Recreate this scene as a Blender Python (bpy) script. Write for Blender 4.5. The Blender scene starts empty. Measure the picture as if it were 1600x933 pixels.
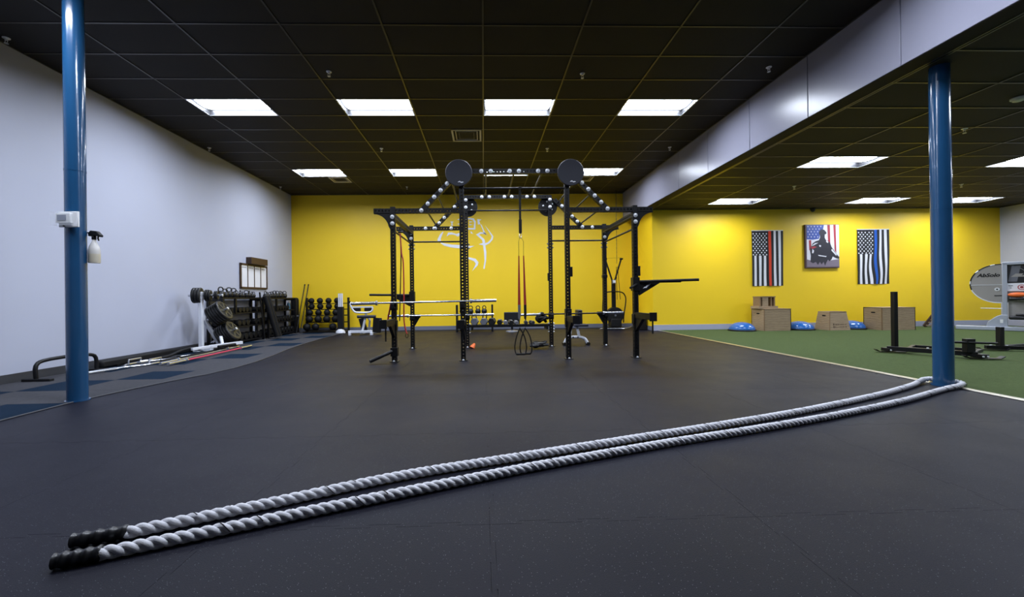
import bpy, bmesh, math, random
from mathutils import Vector, Matrix
random.seed(4)
PI = math.pi
scene = bpy.context.scene
COL = scene.collection

# ------------------------------------------------------------------ camera, world, exposure
cam_d = bpy.data.cameras.new('camera')
cam_d.sensor_fit = 'HORIZONTAL'
cam_d.sensor_width = 36.0
cam_d.lens = 632.32 / 1600 * 36.0
cam_d.shift_x = (800 - 773.49) / 1600
cam_d.shift_y = -(466.5 - 463.46) / 1600
cam_d.clip_start = 0.05
cam = bpy.data.objects.new('camera', cam_d)
COL.objects.link(cam)
yaw, pitch, roll = 0.027918, 0.001378, -0.012726
fw = Vector((math.sin(yaw) * math.cos(pitch), math.cos(yaw) * math.cos(pitch), math.sin(pitch)))
rt = Vector((math.cos(yaw), -math.sin(yaw), 0)); up = rt.cross(fw)
rt2 = rt * math.cos(roll) + up * math.sin(roll); up2 = up * math.cos(roll) - rt * math.sin(roll)
M = Matrix((rt2, up2, -fw)).transposed().to_4x4()
M.translation = (0, 0, 1.0209)
cam.matrix_world = M
scene.camera = cam
world = bpy.data.worlds.new('world'); scene.world = world
world.use_nodes = True
world.node_tree.nodes['Background'].inputs[0].default_value = (0.5, 0.55, 0.65, 1)
world.node_tree.nodes['Background'].inputs[1].default_value = 0.05
scene.view_settings.view_transform = 'Standard'
scene.view_settings.look = 'None'
scene.view_settings.gamma = 1.0
scene.view_settings.use_curve_mapping = False
scene.view_settings.exposure = 1.37
LIGHT_STRENGTH = 21.5
LIGHT_STRENGTH_LOW = 16.5
LIGHT_COLOR = (0.80, 0.87, 1.0)

# ------------------------------------------------------------------ room measures
HC, HB = 4.3255, 3.459          # main ceiling, low ceiling
XL, XB, XT, XR = -6.06, 4.54, 4.85, 15.2
YB, YS, YN = 12.99, 11.48, -5.0
TX, TY = 1.2192, 0.6096
GX, GY = 0.0314, 6.745          # main ceiling grid origin
RX, RY, RTX, RTY = 6.07, 7.06, 1.26, 0.62

# ------------------------------------------------------------------ materials
MATS = {}
def mat(name, col, rough=0.5, metal=0.0, var=0.0, vscale=8.0, bump=0.0, bscale=60.0, spec=0.5, coat=0.0):
    if name in MATS: return MATS[name]
    m = bpy.data.materials.new(name); m.use_nodes = True
    nt = m.node_tree; b = nt.nodes['Principled BSDF']
    b.inputs['Base Color'].default_value = (*col, 1)
    b.inputs['Roughness'].default_value = rough
    b.inputs['Metallic'].default_value = metal
    b.inputs['Specular IOR Level'].default_value = spec
    b.inputs['Coat Weight'].default_value = coat
    tc = nt.nodes.new('ShaderNodeTexCoord')
    n = nt.nodes.new('ShaderNodeTexNoise'); n.inputs['Scale'].default_value = vscale; n.inputs['Detail'].default_value = 4
    nt.links.new(tc.outputs['Object'], n.inputs['Vector'])
    mx = nt.nodes.new('ShaderNodeMix'); mx.data_type = 'RGBA'
    v = max(var, 0.03)
    mx.inputs[6].default_value = (*[max(0, c * (1 - v)) for c in col], 1)
    mx.inputs[7].default_value = (*[min(1, c * (1 + v)) for c in col], 1)
    nt.links.new(n.outputs['Fac'], mx.inputs[0]); nt.links.new(mx.outputs[2], b.inputs['Base Color'])
    if bump:
        n2 = nt.nodes.new('ShaderNodeTexNoise'); n2.inputs['Scale'].default_value = bscale; n2.inputs['Detail'].default_value = 5
        nt.links.new(tc.outputs['Object'], n2.inputs['Vector'])
        bp = nt.nodes.new('ShaderNodeBump'); bp.inputs['Strength'].default_value = bump; bp.inputs['Distance'].default_value = 0.01
        nt.links.new(n2.outputs['Fac'], bp.inputs['Height']); nt.links.new(bp.outputs['Normal'], b.inputs['Normal'])
    MATS[name] = m
    return m
def emit(name, col, s):
    m = bpy.data.materials.new(name); m.use_nodes = True
    b = m.node_tree.nodes['Principled BSDF']
    b.inputs['Base Color'].default_value = (0.8, 0.8, 0.8, 1)
    b.inputs['Emission Color'].default_value = (*col, 1)
    b.inputs['Emission Strength'].default_value = s
    return m

mat('wall_paint', (0.47, 0.495, 0.605), 0.6, var=0.03, vscale=1.5, bump=0.05, bscale=180)
mat('beam_paint', (0.29, 0.29, 0.365), 0.27, var=0.05, vscale=2, bump=0.05, bscale=60)
mat('yellow_paint', (0.90, 0.605, 0.012), 0.5, var=0.03, vscale=1.5, bump=0.04, bscale=180)
mat('ceiling_tile', (0.016, 0.0145, 0.0135), 0.75, var=0.25, vscale=3, bump=0.3, bscale=220, spec=0.3)
mat('ceiling_grid', (0.075, 0.070, 0.062), 0.32, metal=0.6)
mat('base_grey', (0.16, 0.17, 0.22), 0.5)
mat('base_light', (0.40, 0.41, 0.52), 0.5)
mat('base_dark', (0.045, 0.047, 0.055), 0.5)
mat('column_blue', (0.013, 0.068, 0.165), 0.2, var=0.08, vscale=6, bump=0.03, bscale=30, coat=0.3)
mat('carpet_grey', (0.062, 0.063, 0.072), 0.95, var=0.22, vscale=25, bump=0.5, bscale=400, spec=0.1)
mat('carpet_navy', (0.007, 0.019, 0.040), 0.95, var=0.25, vscale=40, bump=0.5, bscale=400, spec=0.1)
mat('turf', (0.072, 0.105, 0.035), 0.9, var=0.3, vscale=30, bump=0.8, bscale=350, spec=0.15)
mat('aluminium', (0.62, 0.58, 0.48), 0.35, metal=0.9)
mat('black_steel', (0.0055, 0.0055, 0.0065), 0.42, var=0.1, spec=0.3)
mat('black_matte', (0.005, 0.005, 0.006), 0.6, spec=0.3)
mat('black_rubber', (0.0055, 0.0055, 0.0065), 0.6, spec=0.3)
mat('hole_shade', (0.004, 0.004, 0.005), 0.8)  # near-black that stands for the shade inside slots, openings and vents
mat('pad_navy', (0.012, 0.014, 0.028), 0.55, bump=0.1, bscale=80)
mat('pad_black', (0.006, 0.0065, 0.009), 0.42)
mat('zinc', (0.78, 0.80, 0.84), 0.35, metal=0.35)
mat('chrome', (0.66, 0.68, 0.72), 0.25, metal=0.9)
mat('white_metal', (0.72, 0.74, 0.80), 0.35)
mat('white_print', (0.78, 0.79, 0.84), 0.6)
mat('white_plastic', (0.78, 0.79, 0.80), 0.4)
mat('red_strap', (0.34, 0.018, 0.010), 0.7)
mat('red_band', (0.36, 0.012, 0.014), 0.5)
mat('pink', (0.62, 0.05, 0.10), 0.4)
mat('iron', (0.0065, 0.0065, 0.007), 0.42, var=0.3, vscale=20)
mat('iron_face', (0.05, 0.047, 0.034), 0.45, var=0.3, vscale=20)
mat('hex_grey', (0.13, 0.135, 0.16), 0.4)
mat('plywood', (0.36, 0.235, 0.125), 0.6, var=0.16, vscale=5)
mat('plywood_edge', (0.24, 0.15, 0.08), 0.65, var=0.2, vscale=30)
mat('wood_dark', (0.05, 0.024, 0.012), 0.55, var=0.25, vscale=20)
mat('bosu_blue', (0.015, 0.12, 0.42), 0.25, coat=0.4)
mat('orange', (0.85, 0.16, 0.03), 0.5)
mat('rope_white', (0.68, 0.68, 0.725), 0.85, var=0.14, vscale=40, bump=0.5, bscale=350)
mat('tape_black', (0.010, 0.010, 0.012), 0.35)
mat('flag_black', (0.012, 0.012, 0.014), 0.8)
mat('flag_white', (0.72, 0.72, 0.76), 0.8)
mat('flag_red', (0.62, 0.045, 0.012), 0.8)
mat('flag_blue', (0.008, 0.09, 0.44), 0.8)
mat('print_blue', (0.035, 0.075, 0.33), 0.5)
mat('print_red', (0.36, 0.03, 0.04), 0.5)
mat('print_white', (0.70, 0.69, 0.74), 0.5)
mat('print_dark', (0.022, 0.020, 0.028), 0.5)
mat('print_fade', (0.20, 0.16, 0.20), 0.5)
mat('canvas_edge', (0.075, 0.04, 0.045), 0.6)
mat('silver_panel', (0.30, 0.285, 0.27), 0.5, metal=0.1)
mat('frame_silver', (0.40, 0.43, 0.50), 0.4, metal=0.2)
mat('screen_grey', (0.17, 0.20, 0.28), 0.25)
mat('vent_cream', (0.75, 0.70, 0.55), 0.5)
mat('bottle_clear', (0.62, 0.60, 0.58), 0.25)
mat('bottle_liquid', (0.58, 0.53, 0.42), 0.3)
mat('troffer_shade', (0.014, 0.0145, 0.017), 0.45)  # lining coloured near-black so the lit recess walls read as shaded
mat('troffer_white', (0.75, 0.77, 0.82), 0.35)
mat('print_mark', (0.07, 0.045, 0.03), 0.7)
mat('teal_can', (0.03, 0.11, 0.17), 0.4)
M_LIGHT = emit('fluorescent', LIGHT_COLOR, LIGHT_STRENGTH)
M_LIGHT2 = emit('fluorescent_low', LIGHT_COLOR, LIGHT_STRENGTH_LOW)

def clear_plastic():
    m = bpy.data.materials.new('clear_plastic'); m.use_nodes = True
    b = m.node_tree.nodes['Principled BSDF']
    b.inputs['Base Color'].default_value = (0.9, 0.92, 0.95, 1)
    b.inputs['Roughness'].default_value = 0.08
    b.inputs['Alpha'].default_value = 0.10
    MATS['clear_plastic'] = m
clear_plastic()

def rubber_mat():
    m = bpy.data.materials.new('rubber_floor'); m.use_nodes = True
    nt = m.node_tree; b = nt.nodes['Principled BSDF']; L = nt.links
    geo = nt.nodes.new('ShaderNodeNewGeometry')
    n = nt.nodes.new('ShaderNodeTexNoise'); n.inputs['Scale'].default_value = 1.1; n.inputs['Detail'].default_value = 6
    L.new(geo.outputs['Position'], n.inputs['Vector'])
    cr = nt.nodes.new('ShaderNodeValToRGB')
    cr.color_ramp.elements[0].position = 0.3; cr.color_ramp.elements[0].color = (0.0055, 0.0056, 0.0115, 1)
    cr.color_ramp.elements[1].position = 0.75; cr.color_ramp.elements[1].color = (0.0100, 0.0101, 0.0180, 1)
    L.new(n.outputs['Fac'], cr.inputs['Fac'])
    # pale flecks pressed into the rubber
    v = nt.nodes.new('ShaderNodeTexVoronoi'); v.inputs['Scale'].default_value = 140
    L.new(geo.outputs['Position'], v.inputs['Vector'])
    lt = nt.nodes.new('ShaderNodeMath'); lt.operation = 'LESS_THAN'; lt.inputs[1].default_value = 0.21
    L.new(v.outputs['Distance'], lt.inputs[0])
    sep = nt.nodes.new('ShaderNodeSeparateColor'); L.new(v.outputs['Color'], sep.inputs[0])
    gt = nt.nodes.new('ShaderNodeMath'); gt.operation = 'GREATER_THAN'; gt.inputs[1].default_value = 0.86
    L.new(sep.outputs[0], gt.inputs[0])
    ml = nt.nodes.new('ShaderNodeMath'); ml.operation = 'MULTIPLY'
    L.new(lt.outputs[0], ml.inputs[0]); L.new(gt.outputs[0], ml.inputs[1])
    ml2 = nt.nodes.new('ShaderNodeMath'); ml2.operation = 'MULTIPLY'; ml2.inputs[1].default_value = 0.65
    L.new(ml.outputs[0], ml2.inputs[0])
    mx = nt.nodes.new('ShaderNodeMix'); mx.data_type = 'RGBA'
    L.new(ml2.outputs[0], mx.inputs[0]); L.new(cr.outputs[0], mx.inputs[6]); mx.inputs[7].default_value = (0.20, 0.21, 0.24, 1)
    L.new(mx.outputs[2], b.inputs['Base Color'])
    n3 = nt.nodes.new('ShaderNodeTexNoise'); n3.inputs['Scale'].default_value = 2.2; n3.inputs['Detail'].default_value = 5
    L.new(geo.outputs['Position'], n3.inputs['Vector'])
    mr = nt.nodes.new('ShaderNodeMapRange'); mr.inputs[3].default_value = 0.40; mr.inputs[4].default_value = 0.56
    L.new(n3.outputs['Fac'], mr.inputs[0]); L.new(mr.outputs[0], b.inputs['Roughness'])
    n2 = nt.nodes.new('ShaderNodeTexNoise'); n2.inputs['Scale'].default_value = 260; n2.inputs['Detail'].default_value = 4
    L.new(geo.outputs['Position'], n2.inputs['Vector'])
    bp = nt.nodes.new('ShaderNodeBump'); bp.inputs['Strength'].default_value = 0.35; bp.inputs['Distance'].default_value = 0.004
    L.new(n2.outputs['Fac'], bp.inputs['Height']); L.new(bp.outputs['Normal'], b.inputs['Normal'])
    b.inputs['Specular IOR Level'].default_value = 0.12
    MATS['rubber_floor'] = m
rubber_mat()
def ply_mat():
    m = MATS['plywood']; nt = m.node_tree; b = nt.nodes['Principled BSDF']; L = nt.links
    tc = nt.nodes.new('ShaderNodeTexCoord'); mp = nt.nodes.new('ShaderNodeMapping'); mp.inputs['Scale'].default_value = (1.0, 1.0, 5)
    w = nt.nodes.new('ShaderNodeTexWave'); w.inputs['Scale'].default_value = 2.2; w.inputs['Distortion'].default_value = 7; w.inputs['Detail'].default_value = 3
    w.bands_direction = 'Z'
    L.new(tc.outputs['Object'], mp.inputs[0]); L.new(mp.outputs[0], w.inputs[0])
    cr = nt.nodes.new('ShaderNodeValToRGB')
    cr.color_ramp.elements[0].color = (0.20, 0.135, 0.080, 1); cr.color_ramp.elements[1].color = (0.47, 0.345, 0.215, 1)
    L.new(w.outputs['Fac'], cr.inputs[0]); L.new(cr.outputs[0], b.inputs['Base Color'])
ply_mat()

# ------------------------------------------------------------------ mesh helpers
def frame_of(d):
    d = Vector(d).normalized()
    a = Vector((0, 0, 1)) if abs(d.z) < 0.95 else Vector((1, 0, 0))
    x = a.cross(d).normalized(); y = d.cross(x)
    return x, y, d
class MB:
    def __init__(s): s.v = []; s.f = []; s.m = []; s.cur = 0
    def add(s, vs, fs):
        o = len(s.v); s.v += [tuple(v) for v in vs]
        for f in fs: s.f.append([i + o for i in f]); s.m.append(s.cur)
        return s
    def mi(s, i): s.cur = i; return s
    def box(s, c, d, rz=0.0, R=None):
        hx, hy, hz = d[0] / 2, d[1] / 2, d[2] / 2
        R = R or Matrix.Rotation(rz, 3, 'Z'); c = Vector(c)
        vs = [c + R @ Vector((x * hx, y * hy, z * hz)) for x in (-1, 1) for y in (-1, 1) for z in (-1, 1)]
        return s.add(vs, [(0, 1, 3, 2), (4, 6, 7, 5), (0, 4, 5, 1), (2, 3, 7, 6), (0, 2, 6, 4), (1, 5, 7, 3)])
    def bar(s, a, b, w, h=None):               # rectangular bar between two points
        h = h or w; a, b = Vector(a), Vector(b); x, y, d = frame_of(b - a)
        R = Matrix((x, y, d)).transposed()
        return s.box((a + b) / 2, (w, h, (b - a).length), R=R)
    def cyl(s, a, b, r, n=16, r2=None, caps=True):
        a, b = Vector(a), Vector(b); x, y, d = frame_of(b - a); r2 = r if r2 is None else r2
        vs = []
        for k in range(n):
            t = 2 * PI * k / n; u = x * math.cos(t) + y * math.sin(t)
            vs += [a + u * r, b + u * r2]
        fs = [(2 * k, 2 * ((k + 1) % n), 2 * ((k + 1) % n) + 1, 2 * k + 1) for k in range(n)]
        if caps: fs += [[2 * k for k in range(n)][::-1], [2 * k + 1 for k in range(n)]]
        return s.add(vs, fs)
    def tube(s, pts, r, n=8, closed=False, flat=None, caps=True):
        P = [Vector(p) for p in pts]; N = len(P); vs = []; px = None
        for i in range(N):
            if closed: t = P[(i + 1) % N] - P[i - 1]
            else: t = P[min(i + 1, N - 1)] - P[max(i - 1, 0)]
            t.normalize()
            if px is None: px, py, _ = frame_of(t)
            else:
                px = (px - t * px.dot(t)).normalized(); py = t.cross(px)
            rr = r[i] if isinstance(r, (list, tuple)) else r
            for k in range(n):
                a = 2 * PI * k / n
                vs.append(P[i] + px * math.cos(a) * rr + py * math.sin(a) * (rr if flat is None else rr * flat))
        fs = []
        for i in range(N if closed else N - 1):
            j = (i + 1) % N
            for k in range(n):
                k2 = (k + 1) % n
                fs.append((i * n + k, i * n + k2, j * n + k2, j * n + k))
        if caps and not closed: fs += [list(range(n))[::-1], [(N - 1) * n + k for k in range(n)]]
        return s.add(vs, fs)
    def lathe(s, prof, n=24, o=(0, 0, 0), d=(0, 0, 1)):     # profile of (radius, height)
        x, y, d = frame_of(d); o = Vector(o); vs = []; N = len(prof)
        for r, h in prof:
            for k in range(n):
                a = 2 * PI * k / n; vs.append(o + d * h + (x * math.cos(a) + y * math.sin(a)) * max(r, 1e-5))
        fs = [(i * n + k, i * n + (k + 1) % n, (i + 1) * n + (k + 1) % n, (i + 1) * n + k) for i in range(N - 1) for k in range(n)]
        return s.add(vs, fs)
    def prism(s, poly, o, ux, uy, t):          # 2D outline in frame (o,ux,uy), thickness t along ux x uy, centred
        o, ux, uy = Vector(o), Vector(ux).normalized(), Vector(uy).normalized(); w = ux.cross(uy)
        a = [o + ux * p[0] + uy * p[1] - w * t / 2 for p in poly]; b = [q + w * t for q in a]; n = len(poly)
        fs = [(k, (k + 1) % n, n + (k + 1) % n, n + k) for k in range(n)]
        area = sum(poly[k][0] * poly[(k + 1) % n][1] - poly[(k + 1) % n][0] * poly[k][1] for k in range(n))
        bot, top = list(range(n))[::-1], [n + k for k in range(n)]
        if area < 0: fs = [f[::-1] for f in fs]; bot = bot[::-1]; top = top[::-1]
        return s.add(a + b, fs + [bot, top])
    def sphere(s, c, r, n=16, m=10, sc=(1, 1, 1)):
        prof = [(r * math.sin(PI * i / m), -r * math.cos(PI * i / m)) for i in range(m + 1)]
        o = len(s.v); s.lathe(prof, n, (0, 0, 0))
        s.v[o:] = [(c[0] + v[0] * sc[0], c[1] + v[1] * sc[1], c[2] + v[2] * sc[2]) for v in s.v[o:]]
        return s
    def mesh(s, name, mats, smooth=True):
        me = bpy.data.meshes.new(name); me.from_pydata(s.v, [], s.f)
        for m in (mats if isinstance(mats, (list, tuple)) else [mats]):
            me.materials.append(MATS[m] if isinstance(m, str) else m)
        me.polygons.foreach_set('material_index', s.m)
        if smooth:
            me.polygons.foreach_set('use_smooth', [True] * len(s.f))
            me.set_sharp_from_angle(angle=0.7)
        me.update()
        return me
    def build(s, name, mats, parent=None, world=False, bev=0, smooth=True, loc=None):
        if world and parent is not None:
            L = wloc(parent); s.v = [(v[0] - L.x, v[1] - L.y, v[2] - L.z) for v in s.v]
        o = bpy.data.objects.new(name, s.mesh(name, mats, smooth)); COL.objects.link(o)
        if parent is not None: o.parent = parent
        if loc is not None: o.location = loc
        if bev:
            md = o.modifiers.new('bevel', 'BEVEL'); md.width = bev; md.segments = 2; md.limit_method = 'ANGLE'
        return o
def wloc(o):
    L = Vector(o.location)
    while o.parent is not None: o = o.parent; L += Vector(o.location)
    return L
def tag(o, label, cat=None, group=None, kind=None):
    if label: o['label'] = label
    if cat: o['category'] = cat
    if group: o['group'] = group
    if kind: o['kind'] = kind
    return o
def thing(name, label, cat, loc=(0, 0, 0), rz=0.0, group=None):
    o = bpy.data.objects.new(name, None); COL.objects.link(o)
    o.empty_display_size = 0.1; o.location = loc; o.rotation_euler = (0, 0, rz)
    return tag(o, label, cat, group)
def struct(o): o['kind'] = 'structure'; return o
def inst(name, me, parent=None, loc=(0, 0, 0), rot=None):
    o = bpy.data.objects.new(name, me); COL.objects.link(o)
    if parent is not None: o.parent = parent
    o.location = loc
    if rot: o.rotation_euler = rot
    return o
def copy_tree(o, parent=None, loc=None, rz=None, label=None, group=None):
    c = o.copy(); COL.objects.link(c); c.parent = parent
    if loc is not None: c.location = loc
    if rz is not None: c.rotation_euler = (c.rotation_euler[0], c.rotation_euler[1], rz)
    if label: c['label'] = label
    if group: c['group'] = group
    for ch in list(o.children): copy_tree(ch, c)
    return c
def arc(c, r, a0, a1, n, f):
    return [f(c[0] + r * math.cos(a0 + (a1 - a0) * k / n), c[1] + r * math.sin(a0 + (a1 - a0) * k / n)) for k in range(n + 1)]
def text_mesh(txt, size, name, m, parent, loc, rot, depth=0.002):
    cu = bpy.data.curves.new(name, 'FONT'); cu.body = txt; cu.size = size; cu.extrude = depth; cu.resolution_u = 3; cu.offset = .004; cu.shear = .25
    t = bpy.data.objects.new(name, cu); COL.objects.link(t)
    dg = bpy.context.evaluated_depsgraph_get()
    me = bpy.data.meshes.new_from_object(t.evaluated_get(dg))
    bpy.data.objects.remove(t)
    me.materials.clear(); me.materials.append(MATS[m])
    return inst(name, me, parent, loc, rot)

# ------------------------------------------------------------------ room shell
W = 0.12
def wall(name, a, b, m):
    c = [(a[i] + b[i]) / 2 for i in range(3)]; d = [abs(b[i] - a[i]) for i in range(3)]
    return struct(MB().box(c, d).build(name, m, smooth=False))
wall('wall_left', (XL - W, YN, 0), (XL, YB, HC + .2), 'wall_paint')
wall('wall_back', (XL, YB, 0), (XT + W, YB + W, HC + .2), 'yellow_paint')
wall('wall_return', (XT, YS + .0, 0), (XT + W, YB, HB + .2), 'yellow_paint')
wall('wall_back_turf', (XT + W, YS, 0), (XR, YS + W, HB + .2), 'yellow_paint')
wall('wall_right', (XR, YN, 0), (XR + W, YS + W, HB + .2), 'wall_paint')
wall('wall_front', (XL, YN - W, 0), (XR, YN, HC + .2), 'wall_paint')
# beam between the two ceilings, made of joined painted panels
beam = struct(MB().box((XB + .02 + .1, (YN + YB) / 2, (HC + HB) / 2), (.2, YB - YN, HC - HB)).build('beam', 'beam_paint', smooth=False))
beam.name = 'trim_1'
ys = [YN, -2.2, 0.6, 2.9, 4.247, 5.502, 6.735, 8.015, 9.24, YB]
for k in range(len(ys) - 1):
    MB().box((XB + .01, (ys[k] + ys[k + 1]) / 2, (HC + HB) / 2), (.02, ys[k + 1] - ys[k] - .012, HC - HB)).build('panel', 'beam_paint', beam, bev=.003)
for k, (a, b, m) in enumerate([((XL, YN, 0), (XL + .012, YB, .115), 'base_dark'), ((XL, YB - .012, 0), (XT, YB, .12), 'base_grey'),
        ((XT + .0, YS - .012, 0), (XR, YS, .165), 'base_light'), ((XR - .012, YN, 0), (XR, YS, .165), 'base_light'), ((XT - .012, YS, 0), (XT, YB, .12), 'base_grey')]):
    wall('baseboard_' + ['left', 'back', 'turf', 'right', 'return'][k], a, b, m)

# floor: rubber mats with interlocking edges, carpet tiles, turf
floor = struct(MB().box(((XL + XR) / 2, (YN + YB) / 2, -.06), (XR - XL, YB - YN, .108)).build('floor', 'rubber_floor', smooth=False))
MS = 1.22
def mat_outline(n=9, t=0.022, g=0.0007):
    st = MS / n
    def edge():
        pts = []
        for k in range(n):
            x0 = k * st
            if k % 2 == 1: pts += [(x0 + .012, 0), (x0 - .004, t), (x0 + st + .004, t), (x0 + st - .012, 0)]
        return pts
    e = edge(); P = [(g, g)]
    P += [(x, y + g) for x, y in e]; P.append((MS - g, g))
    P += [(MS - y * -1 - g, x) for x, y in e]; P.append((MS - g, MS - g))
    P += [(MS - x, MS + y - g) for x, y in e]; P.append((g, MS - g))
    P += [(y + g, MS - x) for x, y in e]
    return P
mo = mat_outline()
mb = MB(); mb.prism(mo, (0, 0, -.004), (1, 0, 0), (0, 1, 0), .008)
mat_me = mb.mesh('rubber_mat', 'rubber_floor', smooth=False)
for i in range(-4, 4):
    for j in range(-1, 9):
        inst('rubber_mat', mat_me, floor, (0.014 + i * MS, 1.82 + j * MS - MS, 0))
carpet = struct(MB().box(((XL - 4.2) / 2, (YN + YB) / 2, .001), (-4.2 - XL, YB - YN, .002)).build('floor_carpet', 'carpet_grey', smooth=False))
CS = 0.6
ct = {m: MB().box((0, 0, .004), (CS - .003, CS - .003, .006)).mesh('carpet_tile', m, smooth=False) for m in ('carpet_grey', 'carpet_navy')}
for c in range(3):
    for r_ in range(-4, 16):
        y0 = 3.6 + r_ * CS
        if y0 + CS > YB: continue
        navy = (r_ - 2 * c) % 3 == 0
        inst('carpet_tile', ct['carpet_navy' if navy else 'carpet_grey'], carpet, (-4.2 - CS / 2 - c * CS, y0 + CS / 2, 0))
edge = [(-4.2, 2.0), (-4.2, 4.2), (-4.17, 4.5), (-4.10, 4.85), (-4.0, 5.25), (-3.84, 5.7), (-3.76, 6.2), (-3.77, 6.8), (-3.88, 7.6), (-4.03, 8.4), (-4.14, 9.4), (-4.2, 10.5), (-4.2, 12.9)]
mb = MB()
mb.prism([(-4.2, 2.0)] + [(-4.2, 12.9)] + [(x, y) for x, y in edge[::-1][1:-1]], (0, 0, .0035), (1, 0, 0), (0, 1, 0), .007)
mb.build('carpet_border', 'carpet_grey', carpet, smooth=False)
MB().tube([(x, y, .006) for x, y in [(-4.2, -2)] + edge], .007, 6).build('edge_strip', 'base_dark', carpet)
turf = struct(MB().box(((5.02 + XR) / 2, (YN + YS) / 2, .006), (XR - 5.02, YS - YN, .012)).build('floor_turf', 'turf', smooth=False))
st = MB(); st.prism([(-.018, 0), (-.013, .012), (.013, .015), (.02, .011), (.02, 0)], (4.995, (YN + YS) / 2, 0), (1, 0, 0), (0, 0, 1), YS - YN)
st.build('edge_strip', 'aluminium', turf)

# ceilings
def ceiling(name, x0, x1, y0, y1, ytile, z, gx, gy, tx, ty, skip):
    ce = struct(MB().box(((x0 + x1) / 2, (y0 + y1) / 2, z + .42), (x1 - x0, y1 - y0, .04)).build(name, 'ceiling_tile', smooth=False))
    pl = MB().box(((x0 + x1) / 2, (y0 + ytile) / 2, z + .012), (x1 - x0, ytile - y0, .016))
    cache = {}
    xs = sorted({x0, x1} | {gx + k * tx for k in range(-14, 14) if x0 + .03 < gx + k * tx < x1 - .03})
    yy = sorted({ytile, y1} | {gy + k * ty for k in range(-14, 14) if ytile + .03 < gy + k * ty < y1 - .03})
    pl.build('tile_field', 'ceiling_tile', ce, smooth=False)
    for a, b in zip(xs, xs[1:]):
        for c, d in zip(yy, yy[1:]):
            if any(abs((a + b) / 2 - sx) < .2 and abs((c + d) / 2 - sy) < .2 for sx, sy in skip): continue
            key = (round(b - a, 3), round(d - c, 3))
            if key not in cache:
                cache[key] = MB().box((0, 0, 0), (b - a - .02, d - c - .02, .016)).mesh('ceiling_tile', 'ceiling_tile', smooth=False)
            inst('ceiling_tile', cache[key], ce, ((a + b) / 2, (c + d) / 2, z + .012 + random.uniform(0, .001)))
    lx = MB().box((0, 0, 0), (.022, y1 - ytile, .008)).mesh('grid_runner', 'ceiling_grid', smooth=False)
    ly = MB().box((0, 0, 0), (x1 - x0, .022, .006)).mesh('grid_bar', 'ceiling_grid', smooth=False)
    for a in xs: inst('grid_runner', lx, ce, (min(max(a, x0 + .011), x1 - .011), (ytile + y1) / 2, z))
    for c in yy: inst('grid_bar', ly, ce, ((x0 + x1) / 2, min(max(c, ytile + .011), y1 - .011), z + .001))
    return ce
main_l = [(GX + (i + .5) * TX, GY + (j + .5) * TY) for j in (-18, -12, -6, 0, 6) for i in (-4, -2, 0, 2)]  # rows with negative index are unseen, added to light the foreground
right_l = [(RX + (i + .5) * RTX, RY + (j + .5) * RTY) for j in (-7, -1, 0, 5) for i in (0, 3, 5)]
right_l = [(RX + .5 * RTX, RY + .5 * RTY), (RX + 3.5 * RTX, RY + .5 * RTY), (RX + .5 * RTX, RY + 5.5 * RTY), (RX + 3.5 * RTX, RY + 5.5 * RTY), (RX + 5.5 * RTX, RY + 5.5 * RTY), (RX + 6.5 * RTX, RY + .5 * RTY)]
right_off = [(RX + .5 * RTX, RY - 5.5 * RTY), (RX + 3.5 * RTX, RY - 5.5 * RTY), (RX + 6.5 * RTX, RY - 5.5 * RTY), (RX + .5 * RTX, RY - 11.5 * RTY), (RX + 3.5 * RTX, RY - 11.5 * RTY)]  # unseen lamps added nearer to and behind the camera for foreground light
YT = GY - 9 * TY
vents = [(-.305, GY + 2.5 * TY, .6), (-3.93, GY + 7.5 * TY, .5), (2.85, GY + 7.5 * TY, .5)]
ceiling('ceiling', XL, XB, YN, YB, YT, HC, GX, GY, TX, TY, main_l)
ceiling('ceiling_low', XB + .22, XR, YN, YS, RY - 8 * RTY, HB, RX, RY, RTX, RTY, right_l + right_off)
MB().box((XB + .11, (YN + YB) / 2, HB + .005), (.22, YB - YN, .01)).build('beam_soffit', 'ceiling_tile', beam)
MB().box((4.79, (YS + YB) / 2, HB + .02), (.1, YB - YS, .04)).build('beam_end', 'ceiling_tile', beam)

# light fixtures: recessed open troffers
def make_light(w, d, lm_):
    t = thing('ceiling_light', 'x', 'ceiling light')
    w -= .03; d -= .03; h = .10
    m = MB()
    m.box((0, d / 2, h / 2), (w, .012, h)).box((0, -d / 2, h / 2), (w, .012, h)).box((-w / 2, 0, h / 2), (.012, d, h)).box((w / 2, 0, h / 2), (.012, d, h))
    m.box((0, 0, h + .006), (w, d, .012)); m.build('housing', 'troffer_shade', t, smooth=False)
    e = MB(); hw, hd = w / 2 - .035, d / 2 - .03
    n = 8; vs = []
    for k in range(n + 1):
        a = -1 + 2 * k / n; z = h - .008 - .045 * (1 - a * a)
        vs += [(-hw, a * hd, z), (hw, a * hd, z)]
    e.add(vs, [(2 * k, 2 * k + 2, 2 * k + 3, 2 * k + 1) for k in range(n)])
    e.build('diffuser', lm_, t)
    r = MB(); r.box((0, d / 2 + .005, -.002), (w + .02, .012, .006)).box((0, -d / 2 - .005, -.002), (w + .02, .012, .006)).box((-w / 2 - .005, 0, -.002), (.012, d, .006)).box((w / 2 + .005, 0, -.002), (.012, d, .006))
    r.build('rim', 'troffer_white', t, smooth=False)
    return t
lm = make_light(TX, TY, M_LIGHT); lr = make_light(RTX, RTY, M_LIGHT2)
ordn = ['leftmost', 'second from left', 'third from left', 'rightmost']
rown = {-18: 'unseen added row far behind the camera', -12: 'unseen added row just behind the camera', -6: 'unseen added row overhead nearest the camera', 0: 'larger near row over the rubber floor', 6: 'smaller far row before the yellow wall'}
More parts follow.
